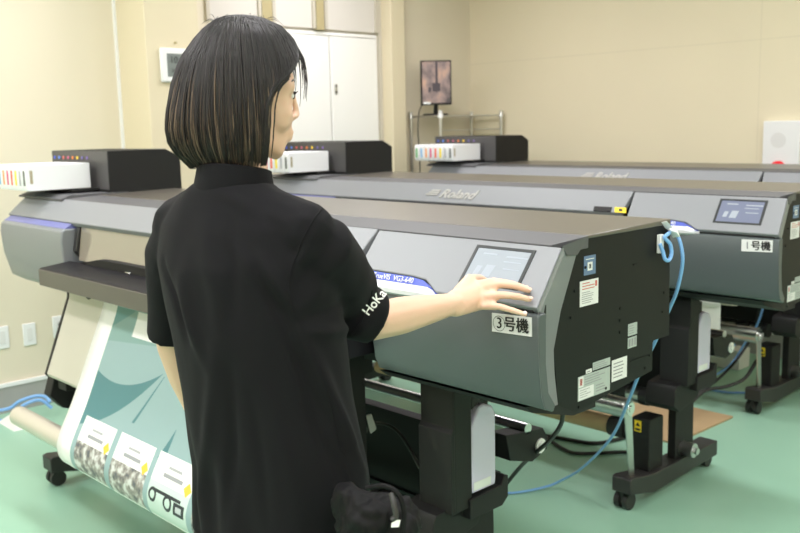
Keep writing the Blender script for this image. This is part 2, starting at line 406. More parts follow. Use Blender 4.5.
def make_printer():
    R_ = empty('wide_format_printer')
    # ---- chassis
    full = [(-.142, 1.238), (.228, 1.238), (.236, .941), (.154, .941), (.154, .862), (-.186, .830), (-.25, .862), (-.268, .997), (-.24, 1.084), (-.184, 1.203)]
    b = MB(); b.prism(full, -.45, .028)
    b.prism([(-.142, 1.238), (.228, 1.238), (.236, 1.02), (-.14, 1.03), (-.16, 1.12), (-.184, 1.203)], -2.2, -.45)
    b.prism([(-.10, 1.04), (.236, 1.04), (.236, .941), (.154, .941), (.154, .862), (-.20, .84), (-.28, .90), (-.30, .985)], -2.2, -.45)
    b.prism(full, LX+.012, -2.2)
    b.build('chassis', M['black'], R_)
    sp = MB(); sp.prism(full, .028, .032)
    for (y, z) in ((-.19, 1.12), (-.205, 1.06), (-.17, .84), (-.06, .862), (.12, .875), (.2, 1.01), (.205, 1.06), (.14, .905), (.0, 1.02), (.0, .99), (.0, 1.05), (-.15, 1.17)):
        sp.cyl((.032, y, z), (.0345, y, z), .0035, n=10)
    sp.box(.032, .0335, .05, .13, .905, .908).box(.032, .034, .055, .075, 1.15, 1.153)
    sp.build('side_plate', M['black'], R_)
    MB().prism([(-.142, 1.236), (.231, 1.236), (.231, 1.250), (-.142, 1.2435)], LX, .033).build('top_panel', M['top'], R_, bevel=.002)
    t = MB(); t.prism([(-.1425, 1.243), (-.1425, 1.215), (-.285, 1.21), (-.285, 1.2365)], LX, .036)
    t.add([(.036, -.1425, 1.243), (.036, -.186, 1.203), (.060, -.255, 1.212), (.066, -.285, 1.2365), (.036, -.285, 1.21)], [(0, 1, 2, 3), (1, 4, 2), (2, 4, 3)])
    t.build('top_trim', M['strip'], R_, bevel=.001)
    # ---- front covers
    th = .02
    cov = [(-.285, 1.2365), (-.372, 1.1605), (-.36, 1.143), (-.268, 1.215)]
    fc = MB().prism(cov, LX, -.526).build('front_cover', M['silver'], R_, bevel=.003)
    # logo
    lg = empty('x'); bpy.data.objects.remove(lg)
    c0 = slope(-1.395, .37, .001)
    text_obj('logo', 'Roland', .074, (c0, (1, 0, 0), SU), M['logo'], fc, extrude=.003, shear=.25, bold=.0012)
    mk = MB()
    for k in range(3):
        s0 = .235+k*.075; a = slope(-1.60-.0+.012*(2-k), s0, .0); bb = slope(-1.508, s0, .0)
        mk.slab([slope(-1.585+.01*(2-k), s0, .004), slope(-1.585+.01*(2-k)-.005, s0+.045, .004), slope(-1.512-.005, s0+.045, .004), slope(-1.512, s0, .004)], SN, .004)
    mk.build('logo_mark', M['logo'], fc)
    lt = MB().slab([slope(-.655, .52, .004), slope(-.648, .66, .004), slope(-.57, .66, .004), slope(-.577, .52, .004)], SN, .004).build('latch', M['gap'], fc)
    yl = MB(); yl.slab([slope(-.567, .5, .0012), slope(-.553, .66, .0012), slope(-.503, .66, .0012), slope(-.515, .5, .0012)], SN, .0012)
    yl.m = 1; yl.slab([slope(-.543, .54, .0016), slope(-.538, .62, .0016), slope(-.523, .62, .0016), slope(-.528, .54, .0016)], SN, .0004)
    yl.build('warning_label', [M['lbl_y'], M['ink']], fc)
    # control panel cover: full slope down to the fold, left part cut along the blue strip
    cp = MB()
    def P(x, s): v = slope(x, s); return (x, v.y, v.z)
    def below(p, d=.022): return (p[0], p[1]+d*.659, p[2]-d*.753)
    outl = [P(-.519, 0), P(-.492, .76), P(-.30, .77), P(-.25, .80), P(-.195, .985), P(.096, .985), P(.066, 0)]
    cp.slab(outl, SN, .02)
    cp_o = cp.build('control_panel_cover', M['silver'], R_, bevel=.003)
    # touch screen
    bz = MB(); o4 = [slope(-.164, .10, .002), slope(-.148, .77, .002), slope(.0235, .77, .002), slope(.008, .10, .002)]
    i4 = [slope(-.1545, .145, .002), slope(-.1405, .735, .002), slope(.0145, .735, .002), slope(0, .145, .002)]
    for k in range(4):
        j = (k+1) % 4; bz.slab([o4[k], o4[j], i4[j], i4[k]], SN, .006)
    bzo = bz.build('screen_bezel', M['bezel'], cp_o)
    s_ = MB().slab([p-SN*.0012 for p in i4], SN, .002).build('touch_screen', M['screen'], cp_o)
    uim = mat('ui_pale', (.27, .30, .34), .3, emit=(.42, .46, .52, 1), estr=.3)
    for grp in (((-.10, -.075, .42, .62),), ((-.125, -.11, .45, .6),), ((-.13, -.09, .22, .25),), ((-.06, .0, .24, .27),), ((-.06, -.01, .33, .35),), ((-.05, -.005, .45, .47),)):
        ui = MB()
        for (x0, x1, s0, s1) in grp: ui.slab([slope(x0, s0, .0011), slope(x0, s1, .0011), slope(x1, s1, .0011), slope(x1, s0, .0011)], SN, .0003)
        ui.build('screen_icon', uim, s_)
    # dark joint under the cover
    MB().prism([(-.4075, 1.113), (-.400, 1.122), (-.36, 1.12), (-.36, 1.09), (-.395, 1.10), (-.404, 1.104)], -.21, .080).build('cover_joint', M['gap'], R_)
    # blue light strip with bright trim
    bl = MB(); xs = [-.50, -.30, -.256, -.225, -.200, -.188]; ss = [.775, .785, .815, .89, .985, 1.03]
    top = [slope(x, s, -.002) for x, s in zip(xs, ss)]
    bot = [V3((x, -.401, 1.127-.010*(i > 3))) for i, x in enumerate(xs)]
    bl.add(top+bot+[p+V3((0, .03, 0)) for p in top]+[p+V3((0, .03, 0)) for p in bot], [(i, i+1, 7+i, 6+i) for i in range(5)]+[(12+i, 18+i, 19+i, 13+i) for i in range(5)])
    blo = bl.build('blue_light_strip', M['blue'], R_)
    ct = MB(); cpts = [V3((x, -.392-.028*math.sin(math.pi*min(1, max(0, k/4))), z)) for x in (0,) for k, z in enumerate((1.132, 1.126, 1.118, 1.108, 1.098))]
    prof = [(-.39, 1.131), (-.412, 1.126), (-.424, 1.118), (-.424, 1.108), (-.41, 1.098), (-.38, 1.096)]
    prof1 = [(-.395, 1.118), (-.405, 1.116), (-.410, 1.113), (-.410, 1.108), (-.402, 1.102), (-.385, 1.10)]
    ct.prism(prof, -.50, -.235).prism(prof, -.235, -.185, prof1=prof1)
    ct.build('bright_trim', M['chromew'], blo, smooth=True)
    text_obj('strip_lettering', 'TrueVIS  VG3-640', .019, ((-.355, -.3965, 1.1375), (1, 0, 0), (0, .45, .9)), M['paper'], blo, extrude=.0004)
    # ---- lower right panel
    lo = [(-.409, 1.109), (-.414, 1.100), (-.411, 1.0), (-.402, .93), (-.39, .900), (-.36, .888), (-.352, .902), (-.376, .935), (-.385, 1.0), (-.385, 1.109)]
    MB().prism(lo, -.422, .100).build('lower_panel', M['grey'], R_, bevel=.003)
    # end cap joining the covers to the side plate
    e = MB()
    fr = [(.068, -.287, 1.234), (.098, -.413, 1.124), (.1005, -.412, 1.0), (.1005, -.403, .93), (.100, -.39, .899)]
    bk = [(.033, -.186, 1.203), (.033, -.243, 1.084), (.033, -.270, .997), (.033, -.266, .94), (.033, -.253, .866)]
    k = len(fr); e.add(fr+bk, [(i, i+1, k+i+1, k+i) for i in range(k-1)])
    e.build('end_cap', M['mid'], R_, smooth=True)
    MB().prism([(-.372, .887), (-.345, .868), (-.19, .824), (-.10, .824), (-.10, .87), (-.25, .866)], -.44, .031).build('base_pan', M['blackm'], R_)
    # ---- left cover box
    lo2 = [(-.402, 1.137), (-.418, 1.130), (-.424, 1.09), (-.417, 1.0), (-.39, .90), (-.33, .865), (-.25, .865), (-.25, 1.130)]
    lo3 = [(-.385, 1.126), (-.40, 1.116), (-.405, 1.09), (-.395, 1.0), (-.37, .93), (-.32, .90), (-.25, .90), (-.25, 1.126)]
    lb = MB(); lb.prism(lo2, -2.82, -2.2).prism(lo3, LX, -2.82, prof1=lo2)
    lb.build('left_cover', M['mid'], R_, bevel=.006)
    MB().prism([(-.368, 1.155), (-.398, 1.138), (-.398, 1.128), (-.30, 1.128), (-.30, 1.155)], -2.83, -2.215).build('left_light_strip', mat('dim_blue_strip', (.17, .18, .42), .35), R_)
    MB().prism([(-.36, 1.143), (-.38, 1.05), (-.33, .99), (-.2, .99), (-.2, 1.16)], -2.2, -2.17).build('window_jamb', M['charcoal'], R_, bevel=.004)
    # ---- front window and platen
    wn = MB().slab([(-2.165, -.352, 1.145), (-2.165, -.372, 1.015), (-.455, -.372, 1.015), (-.455, -.352, 1.145)], (0, -1, .12), .006)
    wn.build('front_window', mat('smoked_wall_reflection', (.30, .265, .21), .1, spec=1, coat=.6), R_)  # beige base colour paints the room wall's reflection into the glossy cover
    pb = MB(); prof = []
    n = 20
    top = [(-2.1+1.6*i/n, 1.012+.030*min(1, 3*math.sin(math.pi*i/n))) for i in range(n+1)]
    pb.prism(top+[(-.5, .99), (-2.1, .99)], -.40, -.373, axis='y'); pb.build('window_sill_curve', M['gap'], R_)
    ap = [(-.372, 1.005), (-.395, 1.012), (-.512, 1.000), (-.517, .994), (-.517, .934), (-.505, .93), (-.372, .93)]
    tr = MB().prism(ap, -2.2, -.45).build('media_tray', mat('tray_black', (.012, .011, .014), .5, spec=.2), R_, bevel=.003)
    MB().prism([(-.5175, .996), (-.5195, .994), (-.5195, .935), (-.5175, .933)], -2.2, -.45).build('tray_lip', M['lip'], tr)
    MB().box(-1.72, -1.69, -.408, -.375, 1.012, 1.018).build('media_clamp', M['chrome'], tr, bevel=.002)
    MB().cyl((-2.02, -.42, .90), (-2.02, -.36, .93), .02).build('tray_hinge', M['blackm'], tr)
    # ---- sloping dryer plate
    d = MB(); o = [(-.405, .925), (-.41, .87), (-.475, .70), (-.522, .585), (-.515, .572), (-.44, .56), (-.40, .70), (-.36, .90)]
    d.prism(o, -2.198, -.56); dp = d.build('dryer_plate', M['cream'], R_, bevel=.003)
    MB().prism([(-.41, .93), (-.415, .87), (-.527, .583), (-.515, .568), (-.43, .555), (-.36, .90)], -2.206, -2.198).build('plate_end', M['charcoal'], dp)
    MB().prism([(-.40, .93), (-.40, .87), (-.44, .70), (-.40, .55), (-.33, .55), (-.33, .90)], -.56, -.545).build('plate_side', M['gap'], dp)
    MB().box(-2.15, -2.08, -.50, -.42, .53, .565).build('plate_foot', M['blackm'], dp, bevel=.003)
    MB().box(-1.98, -1.94, -.50, -.44, .53, .565).build('plate_foot', M['blackm'], dp, bevel=.003)
    # ---- ink tower
    tw = [(-.077, 1.244), (-.077, 1.428), (.20, 1.428), (.272, 1.392), (.272, 1.244)]
    tb = MB().prism(tw, -3.03, -2.46).build('ink_tower', M['blackm'], R_, bevel=.003)
    MB().prism([(-.0775, 1.26), (-.0795, 1.262), (-.0795, 1.424), (-.0775, 1.426)], -3.026, -2.464).build('tower_front_lit', mat('tower_face_lit', (.075, .073, .073), .45), tb)  # lighter plate paints in the light falling on the black tower's front
    lc = [(.05, .1, .6), (.1, .22, .7), (.6, .12, .12), (.55, .12, .22), (.75, .22, .05), (.9, .62, .05), (.12, .1, .3), (.18, .12, .35)]
    for i in range(8):
        x = -2.995+i*.0485
        ml = bpy.data.materials.get('led%d' % i) or mat('led%d' % i, lc[i], .3, emit=lc[i]+(1,), estr=.15)
        MB().cyl((x, -.0795, 1.396), (x, -.083, 1.396), .0072, n=12).build('indicator_light', ml, tb)
    MB().box(-2.98, -2.56, -.20, -.077, 1.255, 1.268).build('cartridge_shelf', M['blackm'], tb, bevel=.002)
    MB().prism([(-.30, 1.2365), (-.26, 1.25), (.0, 1.25), (.0, 1.23), (-.30, 1.23)], -2.90, -2.45).build('tower_base', M['strip'], tb)
    # ---- stand
    def leg(x0, sgn):
        L = MB()
        if sgn > 0:
            L.box(-.415, -.293, -.25, -.185, .50, .84)
            L.box(-.415, -.37, -.19, -.10, .50, .84)
            L.prism([(-.255, .73), (-.265, .72), (-.265, .50), (-.25, .50), (-.25, .84), (-.255, .82)], -.41, -.292)
            L.prism([(-.32, .43), (-.31, .49), (-.30, .505), (-.12, .525), (-.11, .48), (-.14, .43), (-.28, .40)], -.44, -.315)
            L.prism([(-.16, .42), (-.14, .52), (.06, .50), (.07, .44)], -.47, -.40)
            L.prism([(-.20, .47), (-.20, .525), (-.075, .53), (-.06, .555), (-.045, .55), (-.045, .49), (-.07, .47)], -.365, -.285)
            L.prism([(-.06, .10), (-.06, .42), (-.03, .475), (.02, .50), (.085, .45), (.09, .10)], -.485, -.45)
            L.prism([(.02, .56), (.0, .64), (.17, .62), (.19, .59), (.19, .55), (.12, .53)], -.39, -.33)
            L.box(-.50, -.42, -.03, .03, .45, .86)
        else:
            L.box(-2.56, -2.44, -.10, .06, .10, .86)
            L.prism([(-.10, .30), (-.45, .42), (-.50, .48), (-.46, .60), (-.40, .60), (-.10, .50)], -2.30, -2.24)
            L.box(-2.44, -2.24, -.10, .0, .30, .42)
        lo = L.build('stand_leg', M['blackm'], R_, bevel=.003)
        xa, xb = (-.515, -.43) if sgn > 0 else (-2.565, -2.48)
        MB().prism([(-.425, .075), (-.425, .135), (-.405, .14), (-.25, .115), (.27, .115), (.27, .05), (-.25, .035), (-.35, .06)], xa, xb).build('foot_bar', M['charcoal'], lo, bevel=.004)
        for y in (-.385, .235):
            c = MB(); xm = (xa+xb)/2-.01
            c.cyl((xm-.03, y, .033), (xm-.008, y, .033), .033).cyl((xm+.008, y, .033), (xm+.03, y, .033), .033).cyl((xm, y, .045), (xm, y, .08), .016)
            c.box(xm-.008, xm+.008, y-.022, y+.022, .03, .066); c.build('caster', M['rubber'], lo, smooth=True)
        if sgn > 0:
            p = MB().prism([(-.255, .10), (-.255, .325), (-.245, .33), (-.155, .33), (-.148, .32), (-.148, .10)], -.535, -.455).build('takeup_motor_box', M['blackm'], lo, bevel=.004)
            y = MB(); y.box(-.522, -.492, -.2562, -.2552, .272, .318); y.m = 1; y.prism([(-.518, .295), (-.496, .295), (-.507, .312)], -.2566, -.2562, axis='y').box(-.518, -.496, -.2566, -.2562, .277, .286)
            y.build('yellow_label', [M['lbl_y'], M['ink']], lo)
            MB().cyl((-.475, .0, .15), (-.395, .0, .15), .03).cyl((-.395, 0, .15), (-.38, 0, .15), .014).build('adjust_knob', M['steel'], lo, smooth=True)
        else:
            MB().box(-2.309, -2.301, -.45, -.42, .46, .52).build('yellow_label', M['lbl_y'], lo)
        return lo
    leg(0, 1); leg(0, -1)
    MB().box(-2.44, -.44, -.02, .02, .36, .62).box(-2.44, -.44, -.03, .03, .355, .375).build('cross_panel', M['gap'], R_)
    ms = MB().cyl((-2.44, .10, .635), (-.33, .10, .635), .016).build('media_shaft', M['steel'], R_, smooth=True)
    MB().cyl((-.345, .155, .57), (-.325, .155, .57), .022).cyl((-.325, .155, .57), (-.32, .155, .57), .012).build('shaft_wheel', M['white'], R_, smooth=True)
    # rollers near the motor box
    r = MB().cyl((-2.44, -.14, .385), (-.56, -.14, .385), .034).build('guide_roller', M['steel'], R_, smooth=True)
    MB().cyl((-.56, -.14, .385), (-.525, -.14, .385), .037).build('roller_cap', M['rubber'], r, smooth=True)
    MB().cyl((-.70, -.14, .385), (-.62, -.14, .385), .0365).build('roller_band', M['rubber'], r, smooth=True)
    r = MB().cyl((-2.44, .02, .46), (-.56, .02, .46), .03).build('guide_roller', mat('dark_roller', (.10, .11, .15), .35, .6), R_, smooth=True)
    MB().cyl((-.56, .02, .46), (-.53, .02, .46), .032).build('roller_cap', M['rubber'], r, smooth=True)
    return R_

def tension(R_, y, z, x0, x1, metal, arm=True):
    t = MB().cyl((x0, y, z), (x1, y, z), .039, n=32).build('tension_bar', metal, R_, smooth=True)
    MB().cyl((x1, y, z), (x1+.012, y, z), .026).cyl((x1+.012, y, z), (x1+.016, y, z), .013).build('bar_end', M['chrome'], t, smooth=True)
    if arm:
        MB().hull([(x1-.006+dx, y+dy, z+dz) for dx in (0, .006) for dy, dz in ((-.025, 0), (.025, 0), (0, .03))]+[(x1-.012+dx, -.355+dy, .125) for dx in (0, .006) for dy in (-.016, .016)]).build('tension_arm', M['steel'], t, bevel=.001)
    return t
P3 = make_printer()
P3.location = (0, 0, 0)
P1 = copy_tree(P3); P1.location = (-.1343, 1.4562, 0)
P2 = copy_tree(P3); P2.location = (-.2943, 2.9208, 0)
tag(P3, 'nearest wide format printer, the one the person touches, its banner half printed', 'printer', 'row of wide format printers')
tag(P1, 'middle wide format printer, just behind the nearest one, with an empty silver roller below', 'printer', 'row of wide format printers')
tag(P2, 'farthest wide format printer, standing along the back wall', 'printer', 'row of wide format printers')
# brighter, bluer screens on the middle printer
for ob in list(bpy.data.objects):
    if ob.name.startswith('touch_screen') and ob.parent.parent == P1:
        ob.data = ob.data.copy(); ob.data.materials[0] = M['screenp']
# side stickers (same set on every printer)
def side_labels(Q):
    g = sticker('side_label', Q, (-.155, -.108, 1.151, 1.196), [M['lbl_b'], M['lbl_w'], M['ink']], [(1, .3, .72, .22, .66), (2, .42, .60, .32, .56), (1, .15, .85, .8, .84)])
    sticker('side_label', Q, (-.17, -.096, 1.079, 1.139), [M['lbl_w'], M['inkr'], M['inkg']], lines(1, 3, .12, .8, .62, .95, 2)+lines(2, 6, .1, .85, .08, .58, 3)+[(1, .82, .92, .7, .92)])
    sticker('side_label', Q, (.036, .077, .9735, 1.004), [M['lbl_g'], M['inkg']], lines(1, 4, .1, .9, .1, .9, 4))
    sticker('side_label', Q, (.036, .076, .942, .969), [M['lbl_g'], M['inkg']], [(1, .1, .28, .15, .85), (1, .4, .6, .15, .85), (1, .72, .9, .15, .85)])
    sticker('side_label', Q, (-.034, .033, .871, .925), [M['lbl_w'], M['inkg']], lines(1, 5, .1, .8, .1, .9, 5))
    sticker('side_label', Q, (-.115, -.042, .917, .936), [M['lbl_g'], M['inkg']], lines(1, 3, .05, .9, .1, .9, 6))
    sticker('side_label', Q, (-.143, -.119, .9145, .924), [M['lbl_w'], M['inkg']], [(1, .2, .7, .3, .6)])
    sticker('side_label', Q, (-.175, -.042, .854, .913), [M['lbl_g'], M['lbl_w'], M['inkr'], M['inkg']], [(1, .02, .48, .03, .5), (1, .02, .16, .55, .98), (2, .05, .13, .62, .9)]+lines(3, 4, .2, .95, .56, .96, 7)+lines(3, 4, .05, .4, .08, .46, 8)+lines(3, 3, .55, .95, .1, .46, 9))
def clones(Q, Q2):
    for c in Q.children:
        if c.name.startswith('side_label'): d = c.copy(); COL.objects.link(d); d.parent = Q2
side_labels(P3); clones(P3, P1); clones(P3, P2)
# black wedge under the front cover of the middle printer
g = MB(); n = 16; tp = [(-2.08+.92*i/n, 1.150) for i in range(n+1)]; bt = [(-2.08+.92*i/n, 1.150-.045*min(1, 2.2*math.sin(math.pi*i/n))) for i in range(n, -1, -1)]
g.prism(tp+bt[1:-1], -.384, -.368, axis='y'); g.build('cover_wedge', M['gap'], P1)
# number plates
def number_plate(Q, body, x0, x1, za, zb, light=False):
    z0, z1 = za, zb; y = -.4165
    p = MB().slab([(x0, y, z0), (x1, y+.001, z0+.004), (x1, y+.001, z1+.004), (x0, y, z1)], (0, -1, 0), .002).build('number_sign', M['lbl_w'], Q)
    first, rest = body
    text_obj('sign_number', first, .034, ((x0+.021, y-.0006, (z0+z1)/2+.0), (1, 0, .04), (0, 0, 1)), M['ink'] if not light else M['inkg'], p, extrude=.0003, twice=.0004)
    text_obj('sign_text', rest, .034, ((x0+.067, y-.0006, (z0+z1)/2+.001), (1, 0, .04), (0, 0, 1)), M['ink'], p, extrude=.0003, twice=.0009)
    return p
tag(number_plate(P3, ('3', '号機'), -.023, .084, 1.057, 1.098), 'white number sign with a circled three')
rg = MB(); n = 32
for k in range(n):
    a, c = 2*math.pi*k/n, 2*math.pi*(k+1)/n
    f = lambda r, t: (-.023+.0205+r*math.cos(t), -.4172, 1.0775+r*math.sin(t))
    rg.quad(f(.0168, a), f(.0168, c), f(.0157, c), f(.0157, a))
ns = [c for c in P3.children if c.name.startswith('number_sign')][0]
rg.build('sign_ring', M['ink'], ns)
tag(number_plate(P1, ('1', '号機'), -.027, .079, 1.06, 1.1, True), 'white number sign with a one')

# tension bars
M['wallbar'] = mat('silver_bar_wall_reflection', (.62, .58, .50), .35, .35)  # silver bar with the beige wall's reflection painted into its colour
tension(P3, -.556, .372, -2.43, -.95, M['wallbar'], False)
tension(P1, -.40, .412, -2.30, -.462, M['steel']); tension(P2, -.40, .412, -2.30, -.462, M['steel'])
MB().cyl((-.64, -.30, .36), (-.56, -.30, .36), .05).cyl((-.78, -.30, .36), (-.64, -.30, .36), .041).build('takeup_flange', M['rubber'], P3, smooth=True)

# ---- printed banner on the front printer
M['teal_d'] = None
def banner_mat():
    m = mat('printed_banner', (.36, .55, .54), .5, spec=.4); nt = m.node_tree; b = nt.nodes['Principled BSDF']
    uv = nd(nt, 'ShaderNodeUVMap'); uv.uv_map = 'UVMap'
    sp = nd(nt, 'ShaderNodeSeparateXYZ'); nt.links.new(uv.outputs['UV'], sp.inputs[0])   # u in metres from the left edge, v metres from the top
    U, Vv = sp.outputs['X'], sp.outputs['Y']
    def math_(op, a, b_=None, c=None):
        n = nd(nt, 'ShaderNodeMath', operation=op)
        for i, x in enumerate((a, b_, c)):
            if x is None: continue
            if isinstance(x, (int, float)): n.inputs[i].default_value = x
            else: nt.links.new(x, n.inputs[i])
        return n.outputs[0]
    cur = None
    def rgb(c):
        n = nd(nt, 'ShaderNodeRGB'); n.outputs[0].default_value = c; return n.outputs[0]
    def mixc(base, c, f):
        n = nd(nt, 'ShaderNodeMix', data_type='RGBA'); nt.links.new(f, n.inputs['Factor']); nt.links.new(base, n.inputs['A'])
        if isinstance(c, tuple): n.inputs['B'].default_value = c
        else: nt.links.new(c, n.inputs['B'])
        return n.outputs['Result']
    def rect(u0, u1, v0, v1):
        return math_('MULTIPLY', math_('MULTIPLY', math_('GREATER_THAN', U, u0), math_('LESS_THAN', U, u1)), math_('MULTIPLY', math_('GREATER_THAN', Vv, v0), math_('LESS_THAN', Vv, v1)))
    pale, dark = srgb(143, 169, 172), srgb(80, 126, 132)
    col = rgb(pale)
    # dark crescent between two curves
    du = math_('SUBTRACT', U, .25); arc = math_('SUBTRACT', .235, math_('MULTIPLY', math_('MULTIPLY', du, du), 1.04))
    low = math_('SUBTRACT', .424, math_('MULTIPLY', math_('MULTIPLY', U, U), .957))
    col = mixc(col, dark, math_('MULTIPLY', math_('GREATER_THAN', Vv, arc), math_('LESS_THAN', Vv, low)))
    def stroke(ua, va, ub, vb, w0, w1):
        t = math_('DIVIDE', math_('SUBTRACT', Vv, va), vb-va); c = math_('ADD', ua, math_('MULTIPLY', t, ub-ua)); w_ = math_('ADD', w0, math_('MULTIPLY', t, w1-w0))
        return math_('MULTIPLY', math_('LESS_THAN', math_('ABSOLUTE', math_('SUBTRACT', U, c)), w_), math_('MULTIPLY', math_('GREATER_THAN', t, 0), math_('LESS_THAN', t, 1)))
    col = mixc(col, dark, stroke(.545, .16, .445, .335, .002, .008)); col = mixc(col, dark, stroke(.70, .30, .672, .40, .001, .020))
    col = mixc(col, srgb(126, 158, 154), math_('LESS_THAN', Vv, math_('SUBTRACT', .115, math_('MULTIPLY', U, .09))))
    col = mixc(col, srgb(96, 142, 140), math_('LESS_THAN', Vv, math_('SUBTRACT', .06, math_('MULTIPLY', math_('SUBTRACT', U, .10), .55))))
    col = mixc(col, srgb(228, 228, 226), rect(.265, .43, -.02, .068))
    # picture cards
    nz = nd(nt, 'ShaderNodeTexNoise'); nz.inputs['Scale'].default_value = 34; nz.inputs['Detail'].default_value = 5; nt.links.new(uv.outputs['UV'], nz.inputs['Vector'])
    rp = nd(nt, 'ShaderNodeValToRGB'); e = rp.color_ramp.elements; e[0].position = .36; e[0].color = srgb(88, 92, 98); e[1].position = .6; e[1].color = srgb(205, 208, 206)
    x_ = e.new(.5); x_.color = srgb(150, 146, 140)
    nt.links.new(nz.outputs['Fac'], rp.inputs['Fac'])
    for k, u0 in enumerate((.141, .402, .658, .915)):
        v0 = .375
        col = mixc(col, srgb(236, 236, 234), rect(u0, u0+.228, v0, v0+.22))
        col = mixc(col, rp.outputs['Color'] if k != 2 else srgb(196, 214, 208), rect(u0, u0+.228, v0+.088, v0+.20))
        if k == 2:
            ink_ = srgb(40, 46, 52)
            for c_u, c_v, r_ in ((.03, .13, .018), (.12, .135, .02)):
                dd = math_('SQRT', math_('ADD', math_('POWER', math_('SUBTRACT', U, u0+c_u), 2), math_('POWER', math_('SUBTRACT', Vv, v0+c_v), 2)))
                col = mixc(col, ink_, math_('LESS_THAN', math_('ABSOLUTE', math_('SUBTRACT', dd, r_)), .005))
            col = mixc(col, ink_, rect(u0+.03, u0+.19, v0+.108, v0+.118)); col = mixc(col, ink_, rect(u0+.155, u0+.215, v0+.12, v0+.158)); col = mixc(col, srgb(190, 196, 200), rect(u0+.168, u0+.20, v0+.13, v0+.148))
        col = mixc(col, srgb(165, 167, 170), rect(u0+.075, u0+.15, v0+.032, v0+.040)); col = mixc(col, srgb(150, 152, 156), rect(u0+.06, u0+.17, v0+.055, v0+.067))
        d1 = math_('ADD', math_('ABSOLUTE', math_('SUBTRACT', U, u0+.205)), math_('ABSOLUTE', math_('SUBTRACT', Vv, v0+.072)))
        col = mixc(col, srgb(232, 190, 70), math_('LESS_THAN', d1, .022))
    # white unprinted margin
    col = mixc(col, srgb(232, 232, 230), math_('LESS_THAN', U, .11))
    nt.links.new(col, b.inputs['Base Color'])
    return m
bn = bpy.data.meshes.new('printed_banner')
path = [(-.398, .925), (-.413, .862), (-.477, .715), (-.548, .555), (-.598, .46), (-.618, .415), (-.6225, .385), (-.617, .352), (-.598, .323), (-.57, .308), (-.54, .31), (-.50, .325), (-.40, .37), (-.32, .40)]
path = [V3((0, a-.004, c)) for a, c in path]; pp = curve_pts(path, 5)
xs = [-1.9+(1.285)*i/24 for i in range(25)]
vs = [(x, p.y, p.z) for p in pp for x in xs]; nx = len(xs)
fs = [(j*nx+i, j*nx+i+1, (j+1)*nx+i+1, (j+1)*nx+i) for j in range(len(pp)-1) for i in range(nx-1)]
bn.from_pydata(vs, [], fs); acc = [0]
for a, c in zip(pp, pp[1:]): acc.append(acc[-1]+(c-a).length)
uvl = bn.uv_layers.new(name='UVMap')
for l in bn.loops: uvl.data[l.index].uv = (vs[l.vertex_index][0]+1.9, acc[l.vertex_index//nx]-.06)
bn.materials.append(banner_mat()); bn.polygons.foreach_set('use_smooth', [True]*len(bn.polygons))
bo = bpy.data.objects.new('printed_banner', bn); COL.objects.link(bo)
sd = bo.modifiers.new('thick', 'SOLIDIFY'); sd.thickness = .0015; sd.offset = 1
tag(bo, 'teal and white printed banner hanging out of the nearest printer, looped under a tension bar', 'banner')

# ---- plain sheet hanging from the farthest printer
b = MB(); pth = curve_pts([V3((0, a-.004, c)) for a, c in [(-.398, .925), (-.413, .862), (-.477, .715), (-.526, .585), (-.522, .56), (-.515, .34)]], 4)
xs2 = [-1.9, -1.5, -1.1, -.8, -.61]; o2_ = P2.location
for p in pth:
    for x in xs2: b.v.append((x+o2_.x, p.y+o2_.y, p.z))
for j in range(len(pth)-1):
    for i in range(4): b.f.append((j*5+i, j*5+i+1, (j+1)*5+i+1, (j+1)*5+i)); b.mi.append(0)
pw = b.build('print_sheet', M['paper'], smooth=True); sd = pw.modifiers.new('thick', 'SOLIDIFY'); sd.thickness = .0015; sd.offset = 1
tag(pw, 'blank white sheet hanging down from the farthest printer', 'paper')
# ---- ink cartridges
cart_cols = [('green', (.15, .42, .16)), ('light blue', (.25, .45, .72)), ('orange', (.78, .33, .12)), ('magenta', (.66, .12, .25)), ('red', (.75, .14, .09)), ('yellow', (.85, .68, .03)), ('pale grey', (.42, .42, .46)), ('dark grey', (.13, .14, .14))]
slot_m = [mat('slot_'+n.replace(' ', '_'), c, .5) for n, c in cart_cols]
M['cart'] = mat('cartridge_white', (.86, .87, .9), .4)
proto = {}
def cartridge(i, Q, desc):
    name, _ = cart_cols[i]
    x = -2.9035+i*.0445
    loc = Q.location+V3((x, -.245, 1.27))
    if not proto.get(i):
        r = empty('ink_cartridge')
        b = MB(); b.hull([(sx*.0195, y, z) for sx in (-1, 1) for y, z in ((-.145, .012), (-.137, 0), (.135, 0), (.135, .108), (-.137, .108), (-.145, .1))])
        b.build('case', M['cart'], r, bevel=.003)
        MB().box(-.0085, .0085, -.1466, -.145, .022, .084).build('colour_window', slot_m[i], r, bevel=.001)
        if i == 7: MB().hull([(.0195, -.117, .03), (.0195, -.129, .03), (.0205, -.117, .03), (.0205, -.129, .03), (.0195, -.117, .085), (.0195, -.129, .085), (.0205, -.117, .085), (.0205, -.129, .085)]).build('side_slot', mat('slot_tan', (.42, .36, .25), .5), r)
        proto[i] = r
    else: r = copy_tree(proto[i])
    r.location = loc
    tag(r, 'white ink cartridge with %s window in the %s ink tower' % (name, desc), 'ink cartridge', 'ink cartridges of the '+desc)
for i in range(1, 8): cartridge(i, P3, 'nearest printer')
for i in range(2, 8): cartridge(i, P1, 'middle printer')
for i in range(0, 8): cartridge(i, P2, 'farthest printer')

